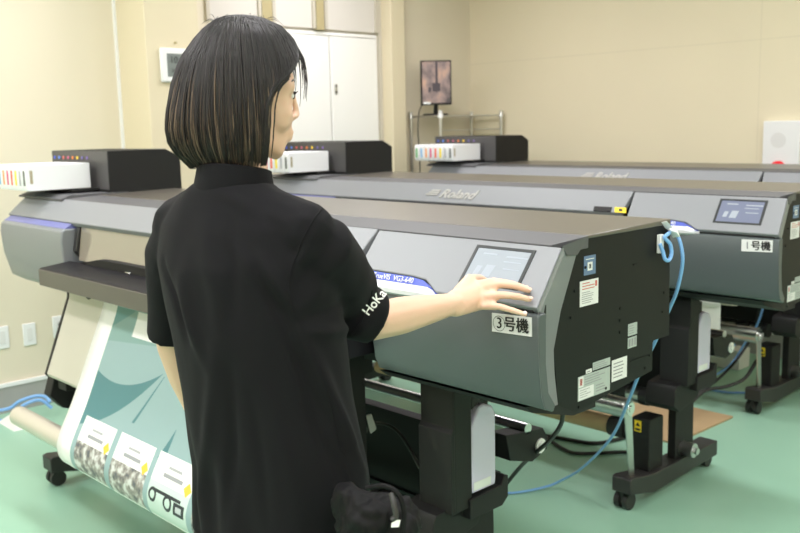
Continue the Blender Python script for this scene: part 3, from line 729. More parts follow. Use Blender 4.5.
# ---- waste ink bottles
def bottle(Q):
    r = empty('waste_ink_bottle', Q.location+V3((-.3275, -.132, .533)))
    b = MB(); prof = [(-.05, 0), (.046, 0), (.048, .02), (.048, .20), (.035, .225), (.0, .238), (-.02, .235), (-.05, .185)]
    b.prism(prof, -.032, .032); b.build('bottle_body', M['bottle'], r, bevel=.006, seg=3)
    MB().box(.0322, .0332, -.044, .025, .008, .03).build('label_band', M['white'], r)
    MB().cyl((0.0, -.012, .225), (0.0, -.012, .275), .02).build('cap', M['rubber'], r, smooth=True)
    return r
tag(bottle(P3), 'translucent white waste ink bottle hanging beside the nearest printer leg', 'bottle')
tag(bottle(P1), 'translucent white waste ink bottle under the middle printer', 'bottle')

# paper core tube on the middle printer
pt = empty('paper_core_tube', P1.location+V3((-1.4, -.20, .25)))
MB().cyl((-.7, 0, 0), (.735, 0, 0), .036, n=28).build('core', M['tan'], pt, smooth=True)
MB().cyl((.735, 0, 0), (.81, 0, 0), .042, n=28).cyl((.81, 0, 0), (.886, 0, 0), .03).build('end_flange', M['rubber'], pt, smooth=True)
tag(pt, 'tan paper core tube with black end flange below the middle printer', 'tube')

# ================================================================== CABLES AND FLOOR THINGS
def cable(name, pts, r, m, label, cat='cable', n=8, extra=None):
    b = MB().tube(curve_pts(pts, 8), r, n=n)
    o = b.build(name, m, smooth=True); return tag(o, label, cat)
h = [on(660, 244, 'x', .046), on(663, 252, 'x', .05), on(665, 259, 'x', .054), on(669, 260, 'x', .056), on(671.5, 253, 'x', .055), on(670, 244, 'x', .054), on(665, 238, 'x', .05), on(668, 234, 'x', .05), on(674, 231, 'y', .262), on(680, 242, 'y', .268), on(682.5, 262, 'y', .27), on(677, 290, 'y', .29), on(668, 312, 'y', .33),
     on(655, 342, 'y', .39), on(640, 372, 'y', .45), on(628, 402, 'y', .54), on(611, 438, 'y', .70), on(582, 468, 'y', .90)]
h += [on(562, 480, 'z', .05), on(545, 487, 'z', .012), on(512, 493, 'z', .007), on(490, 490, 'z', .007)]
air = cable('air_hose', h, .005, M['hose'], 'light blue air hose looping from the rear corner of the nearest printer to the floor', 'hose')
cl = empty('hose_clip', (0.0325, .185, 1.19))
MB().box(.0005, .012, -.024, -.006, -.022, .026).build('bracket', M['lbl_w'], cl, bevel=.002)
kc = on(671, 231, 'x', .045)-V3((0.0325, .185, 1.19))
MB().hull([kc+V3(p) for p in ((-.012, -.03, .026), (.004, -.03, .03), (.004, -.012, .012), (-.012, -.012, .008), (.012, .012, -.004), (-.004, .012, -.008))]).hull([kc+V3(p) for p in ((-.004, -.012, .006), (.022, -.012, .0), (.022, .012, -.016), (-.002, .012, -.02), (.01, 0, .016))]).build('connector', M['white'], cl, bevel=.003)
tag(cl, 'white hose connector and bracket at the rear top corner of the nearest printer', 'connector')
bk = [on(563, 408, 'y', -.05), on(561, 424, 'y', -.03), on(549, 441, 'y', .06), on(526, 461, 'y', .2), on(511, 478, 'y', .25), on(499, 494, 'y', .26), on(485, 512, 'y', .24), V3((-.50, .15, .2))]
cable('power_cable', bk, .0062, M['cable'], 'black power cable hanging from under the right end of the nearest printer')
def floor_c(name, px, r, m, label, cat='cable', z0=None): return cable(name, [on(a, b_, 'z', (z0[i] if z0 else 0)+r) for i, (a, b_) in enumerate(px)], r, m, label, cat)
floor_c('floor_cable', [(530, 433), (560, 438), (590, 443), (610, 441), (635, 434), (650, 425)], .009, M['cable'], 'black cable lying on the floor below the middle printer, upper of two')
floor_c('floor_cable', [(545, 436), (560, 447), (575, 453), (600, 453), (625, 452), (640, 455)], .008, M['cable'], 'black cable lying on the floor below the middle printer, lower of two')
cable('data_cable', [on(764, 305, 'y', 2.75), on(757, 325, 'y', 2.72), on(745, 343, 'y', 2.7), on(730, 365, 'y', 2.62), on(708, 380, 'y', 2.5), on(690, 396, 'y', 2.3)], .006, M['hose'], 'blue cable hanging below the farthest printer', 'cable')
cable('power_cable', [on(760, 306, 'y', 2.8), on(752, 335, 'y', 2.75), on(735, 362, 'y', 2.62), on(712, 384, 'y', 2.4), on(690, 398, 'y', 2.25), on(672, 420, 'y', 2.05)], .007, M['cable'], 'black cable hanging below the farthest printer and running to the floor')
cable('signal_cable', [on(757, 360, 'y', 2.55), on(745, 378, 'y', 2.5), on(728, 386, 'y', 2.42), on(705, 391, 'y', 2.3), on(690, 404, 'y', 2.2)], .009, M['cable'], 'thick black cable sagging low in front of the farthest printer leg')
cable('floor_hose', [on(672, 388, 'z', .006), on(700, 388, 'z', .006), on(725, 392, 'z', .006), on(756, 393, 'z', .006)], .006, M['hose'], 'blue hose lying on the floor between the middle and farthest printers', 'hose')
c = cable('wiring', [on(366, 432, 'y', -.1), on(371, 424, 'y', -.1), on(384, 424, 'y', -.1), on(397, 431, 'y', -.1), on(408, 446, 'y', -.1), on(420, 468, 'y', -.1)], .005, M['charcoal'], 'grey wire with a white plug below the nearest printer')
k0 = on(370, 425, 'y', -.12)
MB().hull([k0+RT*a+UP*c_+FW*d for a, c_ in ((-.012, .03), (.004, .034), (.020, -.012), (.002, -.026)) for d in (-.01, .01)]).build('white_plug', M['white'], c, bevel=.003)
# blue hoses on the floor at the left wall
def wl(px, py, x=-3.5): return on(px, py, 'x', x)
for i, (pts, lb) in enumerate([([(-4, 411), (10, 408), (20, 401), (36, 396), (46, 397), (50, 402)], 'upper'), ([(-4, 421), (8, 420), (16, 414), (24, 405), (40, 400), (52, 408)], 'lower')]):
    ps = []
    for j, (a, c_) in enumerate(pts):
        p = on(a, c_, 'x', -3.62+.03*j); p.z = max(p.z, .007); ps.append(p)
    cable('floor_hose', ps, .009, M['hose'], 'blue hose coiled low by the left wall skirting, %s of the two' % lb, 'hose')
pb = on(20, 424, 'z', .0)
pc = MB().hull([pb+V3(p) for p in ((-.12, -.07, .0), (.10, -.07, .0), (.12, .1, 0), (-.1, .1, 0), (-.03, .0, .07), (.03, .02, .07))]).build('paper_wrap', M['paper'])
tag(pc, 'crumpled white paper on the floor by the left wall', 'paper')
# tan board on the floor
a = on(733, 418, 'z', 0); e1 = (on(685, 407, 'z', 0)-a).normalized(); e2 = (on(700, 433, 'z', 0)-a).normalized()
bd = MB().slab([a+V3((0, 0, .01)), a+e1*.62+V3((0, 0, .01)), a+e1*.62+e2*.55+V3((0, 0, .01)), a+e2*.55+V3((0, 0, .01))], (0, 0, 1), .01).build('floor_board', M['tan'], bevel=.002)
tag(bd, 'flat tan board lying on the green floor behind the middle printer', 'board')
bx = on(727, 371, 'z', 0)
wb = empty('white_carton', bx+V3((-.05, .12, 0)))
MB().box(-.10, .10, -.07, .07, .0, .12).build('carton', M['paper'], wb, bevel=.004)
MB().hull([(-.09, -.05, .12), (.03, -.05, .12), (.03, .05, .12), (-.09, .05, .12), (-.06, -.02, .19), (0, .02, .18)]).build('blue_cloth', M['hose'], wb, bevel=.01)
tag(wb, 'small white carton with blue cloth on top, on the floor under the farthest printer', 'carton')

# ================================================================== PERSON
PR = V3((-.07, -1.03, 0))
ps = empty('person', PR)
tag(ps, 'person with dark bob in black polo shirt seen from behind, touching the nearest printer', 'person')
ta = math.radians(12)
TX, TY = V3((math.cos(ta), math.sin(ta), 0)), V3((-math.sin(ta), math.cos(ta), 0))
TC = V3((-.055, -1.03, 0))
LEAN = V3((.69, .72, 0))
def T(x, y, z): return TC+TX*x+TY*y+V3((0, 0, z))+LEAN*(.053*max(0, min(1, (1.36-z)/.45)))
def icos(r, sub=2):
    bm = bmesh.new(); bmesh.ops.create_icosphere(bm, subdivisions=sub, radius=r); v = [x.co.copy() for x in bm.verts]; bm.free(); return v
ICO = icos(1, 2)
class Blob:
    def __init__(s): s.mb = MB()
    def spheres(s, *sp):
        pts = []
        for c, r in sp:
            r = V3(r) if not isinstance(r, (int, float)) else V3((r, r, r)); pts += [V3(c)+V3((v.x*r.x, v.y*r.y, v.z*r.z)) for v in ICO]
        s.mb.hull(pts); return s
    def chain(s, sp):
        for a, b in zip(sp, sp[1:]): s.spheres(a, b)
        return s
    def discs(s, ds, n=32):
        """ds: (centre, axis, ru, rw, uhint) elliptical discs; hull between consecutive ones"""
        rings = []
        for c, ax, ru, rw, uh in ds:
            ax = V3(ax).normalized(); u = V3(uh); u = (u-ax*u.dot(ax)).normalized(); w_ = ax.cross(u)
            rings.append([V3(c)+u*math.cos(2*math.pi*k/n)*ru+w_*math.sin(2*math.pi*k/n)*rw for k in range(n)])
        for a, b in zip(rings, rings[1:]): s.mb.hull(a+b)
        return s
    def make(s, name, m, parent, voxel, smooth=4, disp=None, mask_smooth=None):
        me = s.mb.mesh(name+'_src', m); o = bpy.data.objects.new(name+'_src', me); COL.objects.link(o)
        rm = o.modifiers.new('r', 'REMESH'); rm.mode = 'VOXEL'; rm.voxel_size = voxel
        dg = bpy.context.evaluated_depsgraph_get(); dg.update()
        em = bpy.data.meshes.new_from_object(o.evaluated_get(dg)); bpy.data.objects.remove(o); bpy.data.meshes.remove(me)
        em.name = name
        bm = bmesh.new(); bm.from_mesh(em)
        for _ in range(smooth): bmesh.ops.smooth_vert(bm, verts=bm.verts[:], factor=.5, use_axis_x=True, use_axis_y=True, use_axis_z=True)
        if disp:
            bm.normal_update()
            nv = [(v, disp(v.co, v.normal)) for v in bm.verts]
            for v, d in nv: v.co += d
        for v in bm.verts: v.co -= PR
        bm.to_mesh(em); bm.free()
        em.materials.clear(); em.materials.append(m)
        em.polygons.foreach_set('use_smooth', [True]*len(em.polygons))
        ob = bpy.data.objects.new(name, em); COL.objects.link(ob); ob.parent = parent
        return ob

# --- head frame
hyaw = math.radians(-13)
HF0 = V3((-math.sin(hyaw), math.cos(hyaw), 0)); HX = V3((math.cos(hyaw), math.sin(hyaw), 0))
pitch = math.radians(4)
HF = (HF0*math.cos(pitch)-V3((0, 0, 1))*math.sin(pitch)); HU = (V3((0, 0, 1))*math.cos(pitch)+HF0*math.sin(pitch))
HC = V3((-.076, -.997, 1.567))
def H(x, y, z): return HC+HX*x+HF*y+HU*z
def HL(x, y, z): return HC+HX*x+HF0*y+V3((0, 0, z))   # unpitched frame for the hair

# --- right arm points
n_ = SN
def tip(px, py, off): return onp(px, py, V3((0, -.287, 1.234))+SN*off, SN)
mcp = [tip(473, 285.5, .050), tip(478, 290, .046), tip(479.5, 297.5, .040), tip(476, 306, .032)]
tipp = [tip(526, 288.5, .0085), tip(529, 290.5, .0085), tip(530, 299.5, .0085), tip(525, 314.5, .0085)]
pip = [tip(494, 281.5, .048), tip(500, 284.0, .045), tip(502, 295, .041), tip(499, 306.5, .032)]
dip = [tip(512, 284, .028), tip(516, 286, .028), tip(518, 296.5, .025), tip(513, 310.5, .020)]
mmid = (mcp[0]+mcp[1]+mcp[2]+mcp[3])/4
def on_ray_dist(px, py, p, dist, near=True):
    d = ray(px, py).normalized(); o = CAM-p; b_ = o.dot(d); c_ = o.dot(o)-dist*dist; q = b_*b_-c_
    s = math.sqrt(max(q, 0)); return CAM+d*((-b_-s) if near else (-b_+s))
WR = on_ray_dist(455, 303.5, mmid, .082)
ER = on_ray_dist(372, 322, WR, .225)
SR = T(.145, .0, 1.333)
bd = Blob()
# torso, neck
bd.discs([(T(0, 0, .86), (0, 0, 1), .150, .10, TX), (T(0, 0, .98), (0, 0, 1), .138, .095, TX), (T(0, 0, 1.08), (0, 0, 1), .128, .09, TX), (T(0, 0, 1.22), (0, 0, 1), .140, .10, TX), (T(0, -.005, 1.33), (0, 0, 1), .145, .075, TX), (T(0, -.005, 1.39), (0, 0, 1), .06, .05, TX)])
bd.spheres((T(.12, 0, 1.315), .042), (T(-.12, 0, 1.315), .042), (T(0, -.005, 1.36), .05))
bd.chain([(T(0, -.01, 1.36), .056), (T(.0, .0, 1.43), .053), (H(0, -.018, -.07), .05)])
# head
bd.spheres((H(0, -.022, .035), (.074, .074, .074)), (H(0, .015, .03), (.071, .07, .072)), (H(0, -.02, .0), (.07, .07, .06)))
bd.spheres((H(0, .02, .02), .068), (H(.028, .052, -.045), .026), (H(-.028, .052, -.045), .026), (H(0, .070, .03), .022))
bd.spheres((H(.045, .0, -.03), .022), (H(-.045, .0, -.03), .022), (H(.045, -.002, -.065), .014), (H(-.045, -.002, -.065), .014), (H(0, .062, -.100), .015), (H(.014, .060, -.097), .012), (H(-.014, .060, -.097), .012), (H(0, .065, -.055), .026))
bd.spheres((H(.038, .058, -.035), .018), (H(.015, .072, -.045), .014), (H(-.015, .072, -.045), .014), (H(-.038, .058, -.035), .018))
bd.spheres((H(0, .088, .012), .006), (H(0, .103, -.034), .0055)); bd.spheres((H(0, .103, -.034), .0055), (H(.010, .093, -.039), .0055), (H(-.010, .093, -.039), .0055), (H(0, .084, -.04), .008))
bd.spheres((H(.012, .083, -.066), .006), (H(-.012, .083, -.066), .006), (H(0, .091, -.065), .006)); bd.spheres((H(.011, .081, -.076), .0065), (H(-.011, .081, -.076), .0065), (H(0, .088, -.076), .0065))
bd.spheres((H(.046, .062, .008), .013), (H(.015, .080, .013), .010))
bd.spheres((H(.040, .066, .001), .008), (H(.022, .074, .002), .0075)); bd.spheres((H(-.040, .066, .001), .008), (H(-.022, .074, .002), .0075)); bd.spheres((H(-.046, .062, .008), .013), (H(-.015, .080, .014), .009))
for s in (-1, 1):
    bd.spheres((H(s*.074, -.012, .0), (.006, .016, .024)), (H(s*.078, -.018, .01), (.006, .012, .018)), (H(s*.073, -.008, -.022), .007))
# right arm
bd.chain([(T(.125, 0, 1.31), .042), (SR.lerp(ER, .2), .040), (SR.lerp(ER, .5), .040), (ER, .037), (ER.lerp(WR, .30), .0385), (ER.lerp(WR, .65), .031), (WR, .0225)])
# palm and fingers
wv = (WR-mmid).normalized()
side = (mcp[3]-mcp[0]).normalized()
bd.spheres((WR, .020), (WR+side*.012, .018), (WR-side*.012, .018), *[(m, .0125) for m in mcp])
bd.spheres((WR, .018), (mcp[0]-side*.002-wv*-.02, .013), (mcp[0], .012))
for i in range(4):
    r = (.0098, .0100, .0095, .0086)[i]
    bd.chain([(mcp[i].lerp(WR, .3), r*1.1), (mcp[i], r*1.12), (pip[i], r*.98), (dip[i], r*.86), (tipp[i], r*.72)])
th0 = WR.lerp(mcp[0], .3)-side*.014; nout = SN
th1 = WR.lerp(mcp[0], .75)-side*.034-nout*.012; th2 = mcp[0]-side*.036-nout*.03-wv*.012; th3 = mcp[0]-side*.030-nout*.042-wv*.034
bd.chain([(th0, .0155), (th1, .0125), (th2, .0105), (th3, .0082)])
# left arm
SL = T(-.150, 0, 1.332); EL = at(175, 343, 1.715); WL = at(207, 430, 1.80)
bd.chain([(T(-.125, 0, 1.31), .042), (SL.lerp(EL, .5), .038), (EL, .036), (EL.lerp(WL, .35), .036), (WL, .022)])
fw_ = (WL-EL).normalized(); lx = TX
lm = [WL+fw_*.085+lx*d for d in (-.03, -.010, .010, .028)]
bd.spheres((WL, .02), *[(m, .012) for m in lm])
for i, m in enumerate(lm):
    L_ = (.062, .072, .078, .070)[i]; c1 = m+fw_*L_*.5+TY*.008; c2 = m+fw_*L_*.8+TY*.022-V3((0, 0, .004)); bd.chain([(m, .0098), (c1, .009), (c2, .0078), (c2+fw_*L_*.1+TY*.018, .0065)])
bd.chain([(WL+fw_*.03+lx*.02, .014), (WL+fw_*.06+lx*.046+TY*.012, .0115), (WL+fw_*.085+lx*.052+TY*.022, .009)])
# legs, feet
for s in (-1, 1):
    hp, kn, an = T(s*.078, 0, .84), T(s*.095, .02, .47), T(s*.10, -.01, .09)
    bd.chain([(hp, .078), (hp.lerp(kn, .5), .066), (kn, .052), (kn.lerp(an, .35)-TY*.012, .052), (an, .036)])
    bd.spheres((T(s*.10, -.03, .035), .033), (T(s*.105, .10, .028), .034), (T(s*.11, .17, .022), .022), (an, .034))
body = bd.make('body', M['skin'], ps, .0042, 3)
# fingernails
def nail_mesh():
    b = MB()
    for i in range(4):
        d = (tipp[i]-dip[i]).normalized(); up_ = (SN-d*SN.dot(d)).normalized(); sd_ = d.cross(up_)
        c_ = tipp[i]+up_*.0062-PR
        pts = [c_+d*(.005*math.cos(t))+sd_*(.0042*math.sin(t))+up_*(k*.0008-.0006*abs(math.sin(t))) for t in [2*math.pi*q/14 for q in range(14)] for k in (0, 1)]
        b.hull(pts)
    return b
nail_mesh().build('fingernails', M['nail'], body, smooth=True)
# eyes, lashes, brows
BB = (lambda o: (lambda bm_: (bm_.from_mesh(o.data), BVHTree.FromBMesh(bm_))[1])(bmesh.new()))(body)
def skin(p, off=.0004):
    l_, n2, _, _ = BB.find_nearest(p); return l_+n2*off
eye_w = mat('eye_white', (.75, .73, .72), .2); eye_i = mat('iris', (.02, .012, .008), .15)
for s in (-1, 1):
    c_ = H(s*.031, .0705, -.005)-PR
    b = MB(); b.v = []; bmx = [c_+HX*v.x*.0115+HF*v.y*.0105+HU*v.z*.0065 for v in icos(1, 3)]; b.hull(bmx); e_ = b.build('eye', eye_w, body, smooth=True)
    MB().cyl(c_+HF*.0085-HU*.001, c_+HF*.0108-HU*.001, .005, .004, n=20).build('iris', eye_i, e_, smooth=True)
    b = MB()
    for k in range(14):
        t = (k/13-.5)*2; p0 = skin(H(s*(.031+t*.014), .082-.004*t*t, .002-.003*t*t)-PR)
        b.tube([p0, p0+HF*.0035+HX*s*t*.002-HU*.001, p0+HF*.0065+HU*.001+HX*s*t*.004], .0006, n=4, rad=[.0008, .0006, .0002])
    b.build('eyelashes', M['ink'], body)
    b = MB()
    for k in range(22):
        t = k/21; p0 = H(s*(.016+t*.036), .0915-.018*t*t, .019+.006*math.sin(t*2.4))-PR
        b.tube([skin(p0), skin(p0+HX*s*.006+HU*.001-HF*.001*t)], .0008, n=4)
    b.build('eyebrow', M['ink'], body)
lipm = mat('lips', (.62, .27, .23), .4)
b = MB(); b.hull([H(x, .093-abs(x)*.45, z)-PR for x in (-.012, -.006, 0, .006, .012) for z in (-.0665, -.070)]+[H(x, .090-abs(x)*.45, -.066)-PR for x in (-.018, .018)])
b.hull([H(x, .091-abs(x)*.45, z)-PR for x in (-.012, 0, .012) for z in (-.0735, -.0785)]); b.build('lips', lipm, body, smooth=True)

# --- trousers and shoes
tr = Blob()
tr.discs([(T(0, 0, .90), (0, 0, 1), .140, .098, TX), (T(0, 0, .82), (0, 0, 1), .152, .106, TX), (T(0, -.005, .74), (0, 0, 1), .155, .108, TX)])
for s in (-1, 1):
    tr.discs([(T(s*.08, -.005, .80), (0, 0, 1), .095, .11, TX), (T(s*.092, .01, .5), (0, 0, 1), .076, .082, TX), (T(s*.10, -.008, .08), (0, 0, 1), .066, .072, TX)])
def tdisp(c, n): return n*(.006*noise.noise(V3((c.x*14, c.y*14, c.z*9)))+.004*noise.noise(V3((c.x*30, c.y*30, c.z*12))))
tr.make('trousers', M['trouser'], ps, .008, 3, tdisp)
for s in (-1, 1):
    sh = Blob(); sh.spheres((T(s*.10, -.04, .038), .041), (T(s*.105, .10, .034), .042), (T(s*.11, .18, .026), .028)); sh.spheres((T(s*.10, -.02, .08), .044), (T(s*.10, -.04, .04), .041))
    sh.make('shoe', M['rubber'], ps, .006, 2)

# --- polo shirt
st = Blob()
st.discs([(T(0, -.005, .80), (0, 0, 1), .172, .130, TX), (T(0.004, -.005, .92), (0, 0, 1), .170, .125, TX), (T(0, -.005, 1.05), (0, 0, 1), .166, .122, TX), (T(0, -.005, 1.18), (0, 0, 1), .170, .122, TX), (T(0, -.008, 1.28), (0, 0, 1), .173, .112, TX), (T(0, -.008, 1.345), (0, 0, 1), .160, .088, TX), (T(0, -.01, 1.388), (0, 0, 1), .112, .070, TX), (T(0, -.01, 1.415), (0, 0, 1), .066, .062, TX)], n=48)
st.spheres((T(.138, -.004, 1.336), .055), (T(-.138, -.004, 1.336), .055), (T(0, -.01, 1.378), .058))
ua = (ER-SR).normalized(); fa = (WR-ER).normalized()
CU = at(376.5, 318, 1.63); cax = RT*.80-UP*.36+FW*.42                                  # cuff centre, just past the elbow
upv = V3((0, 0, 1))
s1 = SR.lerp(ER, .10); s2 = SR.lerp(ER, .55)
st.discs([(SR-TX*.03+V3((0, 0, -.02)), TX*.6+ua*.7, .066, .075, upv), (s1+V3((0, 0, -.008)), ua+TX*.25, .062, .070, upv), (s2+V3((0, 0, -.004)), ua*.8+fa*.2, .060, .062, upv), (CU-cax*.045, ua*.4+cax*.6, .055, .054, upv), (CU, cax, .0475, .047, upv)], n=40)
la = (EL-SL).normalized(); CL = SL.lerp(EL, .93)
st.discs([(SL+TX*.03+V3((0, 0, -.015)), -TX*.6+la*.7, .062, .072, TY), (SL.lerp(EL, .2), la, .060, .060, TY), (SL.lerp(EL, .6), la, .056, .052, TY), (CL, la, .054, .048, TY)], n=40)
def fold(c, a, b_, w, amp, n):
    """ridge along the segment a-b"""
    ab = b_-a; t = max(0, min(1, (c-a).dot(ab)/ab.length_squared)); d = (c-(a+ab*t)).length
    return amp*math.exp(-(d/w)**2)*(.35+.65*math.sin(math.pi*min(1, max(0, t*.9+.05))))
shirt = st.make('polo_shirt', M['shirt'], ps, .0055, 3)
from mathutils.bvhtree import BVHTree
def bvh(o):
    bm_ = bmesh.new(); bm_.from_mesh(o.data); t = BVHTree.FromBMesh(bm_); bm_.free(); return t
BV = bvh(shirt)
def cast(px, py, off=0.0):
    d = ray(px, py).normalized(); loc, nn, _, _ = BV.ray_cast(CAM-PR, d)
    if loc is None: loc, nn, _, _ = BV.find_nearest(at(px, py, 1.5)-PR)
    return loc+nn*off, nn
FOLDS = []
for pl_, w_, am in [(((292, 322), (318, 365), (338, 412), (350, 440)), .013, .010), (((286, 330), (305, 375), (325, 425)), .011, -.009), (((262, 258), (280, 288), (300, 318)), .011, .009), (((255, 272), (275, 305), (296, 335)), .010, -.008),
                    (((225, 232), (245, 262), (262, 290)), .012, .005), (((180, 280), (190, 320), (205, 365)), .013, .009), (((163, 262), (175, 300), (186, 340)), .010, -.009), (((205, 225), (216, 290), (225, 350)), .018, .006), (((232, 225), (234, 270), (234, 320)), .012, -.005),
                    (((318, 372), (340, 425), (362, 470)), .012, .009), (((305, 395), (325, 445), (348, 490)), .011, -.008), (((215, 350), (208, 430), (200, 510)), .016, .008), (((232, 370), (232, 450), (226, 525)), .012, -.007), (((270, 400), (290, 460), (300, 525)), .016, .006), (((250, 390), (262, 460), (268, 525)), .012, -.005),
                    (((222, 192), (240, 202), (258, 214)), .010, .004), (((362, 326), (330, 332), (300, 330)), .010, .008), (((350, 300), (325, 312), (302, 316)), .010, -.007), (((335, 262), (318, 290), (300, 310)), .012, .005), (((330, 240), (310, 268), (296, 285)), .010, -.004)]:
    c3 = [cast(*p)[0] for p in pl_]
    FOLDS.append((c3, w_, am))
def pdist(c, pts):
    best, tt = 9, 0; n_ = len(pts)-1
    for i, (a, b_) in enumerate(zip(pts, pts[1:])):
        ab = b_-a; t = max(0, min(1, (c-a).dot(ab)/max(ab.length_squared, 1e-9))); d = (c-(a+ab*t)).length
        if d < best: best, tt = d, (i+t)/n_
    return best, tt
bm_ = bmesh.new(); bm_.from_mesh(shirt.data); bm_.normal_update(); mv_ = []
for v in bm_.verts:
    c = v.co; d = 0
    for pts, w_, am in FOLDS:
        if (c-pts[len(pts)//2]).length > .2: continue
        q, t = pdist(c, pts); d += am*math.exp(-(q/w_)**2)*(.25+.75*math.sin(math.pi*min(1, max(0, t*.92+.04))))
    d += .0035*noise.noise(V3((c.x*9, c.y*9, c.z*4)))+.0020*noise.noise(V3((c.x*26, c.y*26, c.z*11)))
    wz = c+PR; low = max(0, min(1, (1.05-wz.z)/.2)); ang = math.atan2((wz-TC).dot(TY), (wz-TC).dot(TX)); d += low*.005*math.sin(ang*9+wz.z*7)
    mv_.append((v, v.normal*d))
for v, d in mv_: v.co += d
bm_.to_mesh(shirt.data); bm_.free()
BV = bvh(shirt)
# collar band
co = MB(); N = 40
def ring(z, rx, ry, yo, dz=0): return [T(rx*math.cos(2*math.pi*k/N), yo+ry*math.sin(2*math.pi*k/N), z-dz*math.sin(2*math.pi*k/N))-PR for k in range(N)]
rs = [ring(1.380, .066, .062, -.010, .0), ring(1.408, .068, .065, -.009, .002), ring(1.438, .061, .061, -.005, .010), ring(1.440, .057, .057, -.005, .010), ring(1.40, .057, .056, -.005, .004)]
for r_ in rs: co.v += [tuple(p) for p in r_]
for j in range(len(rs)-1):
    for k in range(N): co.f.append((j*N+k, j*N+(k+1) % N, (j+1)*N+(k+1) % N, (j+1)*N+k)); co.mi.append(0)
co.build('collar', M['shirt'], shirt, smooth=True)
# seams: armhole and sleeve hem
def seam(pix, r=.0014):
    pts = [cast(*p, .0004)[0] for p in pix]
    q = curve_pts(pts, 6); q = [BV.find_nearest(p)[0]+BV.find_nearest(p)[1]*.0004 for p in q]
    return MB().tube(q, r, n=6)
seam([(322, 208), (310, 225), (299, 248), (291, 270), (289, 290), (292, 312)]).build('sleeve_seam', M['shirt'], shirt, smooth=True)
seam([(372, 290), (368, 305), (361, 322), (352, 335)]).build('sleeve_hem', M['shirt'], shirt, smooth=True)
seam([(318, 362), (326, 385), (338, 440), (345, 455)], .0012).build('side_seam', M['shirt'], shirt, smooth=True)
# sleeve print, wrapped on the cloth
cu = text_obj('sleeve_print', 'HoKa', 1.0, ((0, 0, 0), (1, 0, 0), (0, 1, 0)), M['paper'], None, extrude=0, bold=.018, align='LEFT')
me = cu.data; bm_ = bmesh.new(); bm_.from_mesh(me); bmesh.ops.subdivide_edges(bm_, edges=bm_.edges[:], cuts=1); 
xs_ = [v.co.x for v in bm_.verts]; xm, xM = min(xs_), max(xs_)
A_, B_ = V3((365.5, 313, 0)), V3((383.5, 291.5, 0))
dirp = (B_-A_); perp = V3((-dirp.y, dirp.x, 0)).normalized()
if perp.y > 0: perp = -perp
for v in bm_.verts:
    t = (v.co.x-xm)/(xM-xm); q = A_+dirp*t+perp*(v.co.y*13.5)
    p, nn = cast(q.x, q.y, .0012); v.co = p
bm_.to_mesh(me); bm_.free(); cu.parent = shirt

# --- hair
def lerp_tab(tab, z):
    if z >= tab[0][0]: return tab[0][1]
    for (z0, v0), (z1, v1) in zip(tab, tab[1:]):
        if z >= z1: return v0+(v1-v0)*(z0-z)/(z0-z1)
    return tab[-1][1]
BACK = [(.125, .0), (.118, .035), (.105, .055), (.085, .074), (.05, .100), (.01, .117), (-.03, .128), (-.06, .133), (-.085, .130), (-.105, .119), (-.122, .100), (-.15, .085)]
SIDE = [(.125, .0), (.118, .036), (.105, .058), (.085, .074), (.05, .090), (.01, .098), (-.03, .102), (-.06, .103), (-.085, .102), (-.105, .098), (-.125, .090), (-.15, .08)]
FRNT = [(.125, .0), (.118, .042), (.105, .070), (.085, .090), (.05, .108), (.01, .112), (-.03, .108), (-.15, .10)]
def hr(phi, z):
    """radius of the hair surface, phi from straight ahead"""
    c_, s_ = math.cos(phi), math.sin(phi)
    f = lerp_tab(FRNT, z) if c_ > 0 else lerp_tab(BACK, z); sd_ = lerp_tab(SIDE, z)
    if f < 1e-4: return 0
    return (1+.016*noise.noise(V3((c_*5, s_*5, z*5)))+.010*noise.noise(V3((c_*14, s_*14, z*6))))/math.sqrt((c_/f)**2+(s_/sd_)**2)
def hp_(phi, z, k=1, o=0):
    r = hr(phi, z)*k+o; return HL(r*math.sin(phi), r*math.cos(phi), z)-PR
def border(z):
    """hair / face edge (degrees from straight ahead)"""
    return lerp_tab([(.10, 0), (.085, 16), (.06, 31), (.035, 46), (.015, 64), (.0, 78), (-.03, 85), (-.07, 88), (-.15, 91)], z)
ZS = [.1235, .118, .108, .095, .08, .06, .035, .01, -.02, -.05, -.08, -.105, -.122]
b = MB(); NP = 56
for z in ZS:
    bo_ = math.radians(border(z))
    for k in range(NP+1):
        phi = bo_+(2*math.pi-2*bo_)*k/NP; b.v.append(tuple(hp_(phi, z-.006*(z < -.1)*math.cos(phi*5), .955)))
for j in range(len(ZS)-1):
    for k in range(NP): b.f.append((j*(NP+1)+k, j*(NP+1)+k+1, (j+1)*(NP+1)+k+1, (j+1)*(NP+1)+k)); b.mi.append(0)
b.v.append(tuple(HL(0, 0, .121)-PR)); t_ = len(b.v)-1
for k in range(NP): b.f.append((k, t_, k+1)); b.mi.append(0)
# inner shell closes the mass underneath
base = len(b.v)
cap_me = b.mesh('hair', M['hair'])
hb = bpy.data.objects.new('hair', cap_me); COL.objects.link(hb); hb.parent = ps
cap_me.polygons.foreach_set('use_smooth', [True]*len(cap_me.polygons))
sd = hb.modifiers.new('thick', 'SOLIDIFY'); sd.thickness = .012; sd.offset = -1
at_ = cap_me.attributes.new('tone', 'FLOAT', 'POINT'); at_.data.foreach_set('value', [.2]*len(cap_me.vertices))
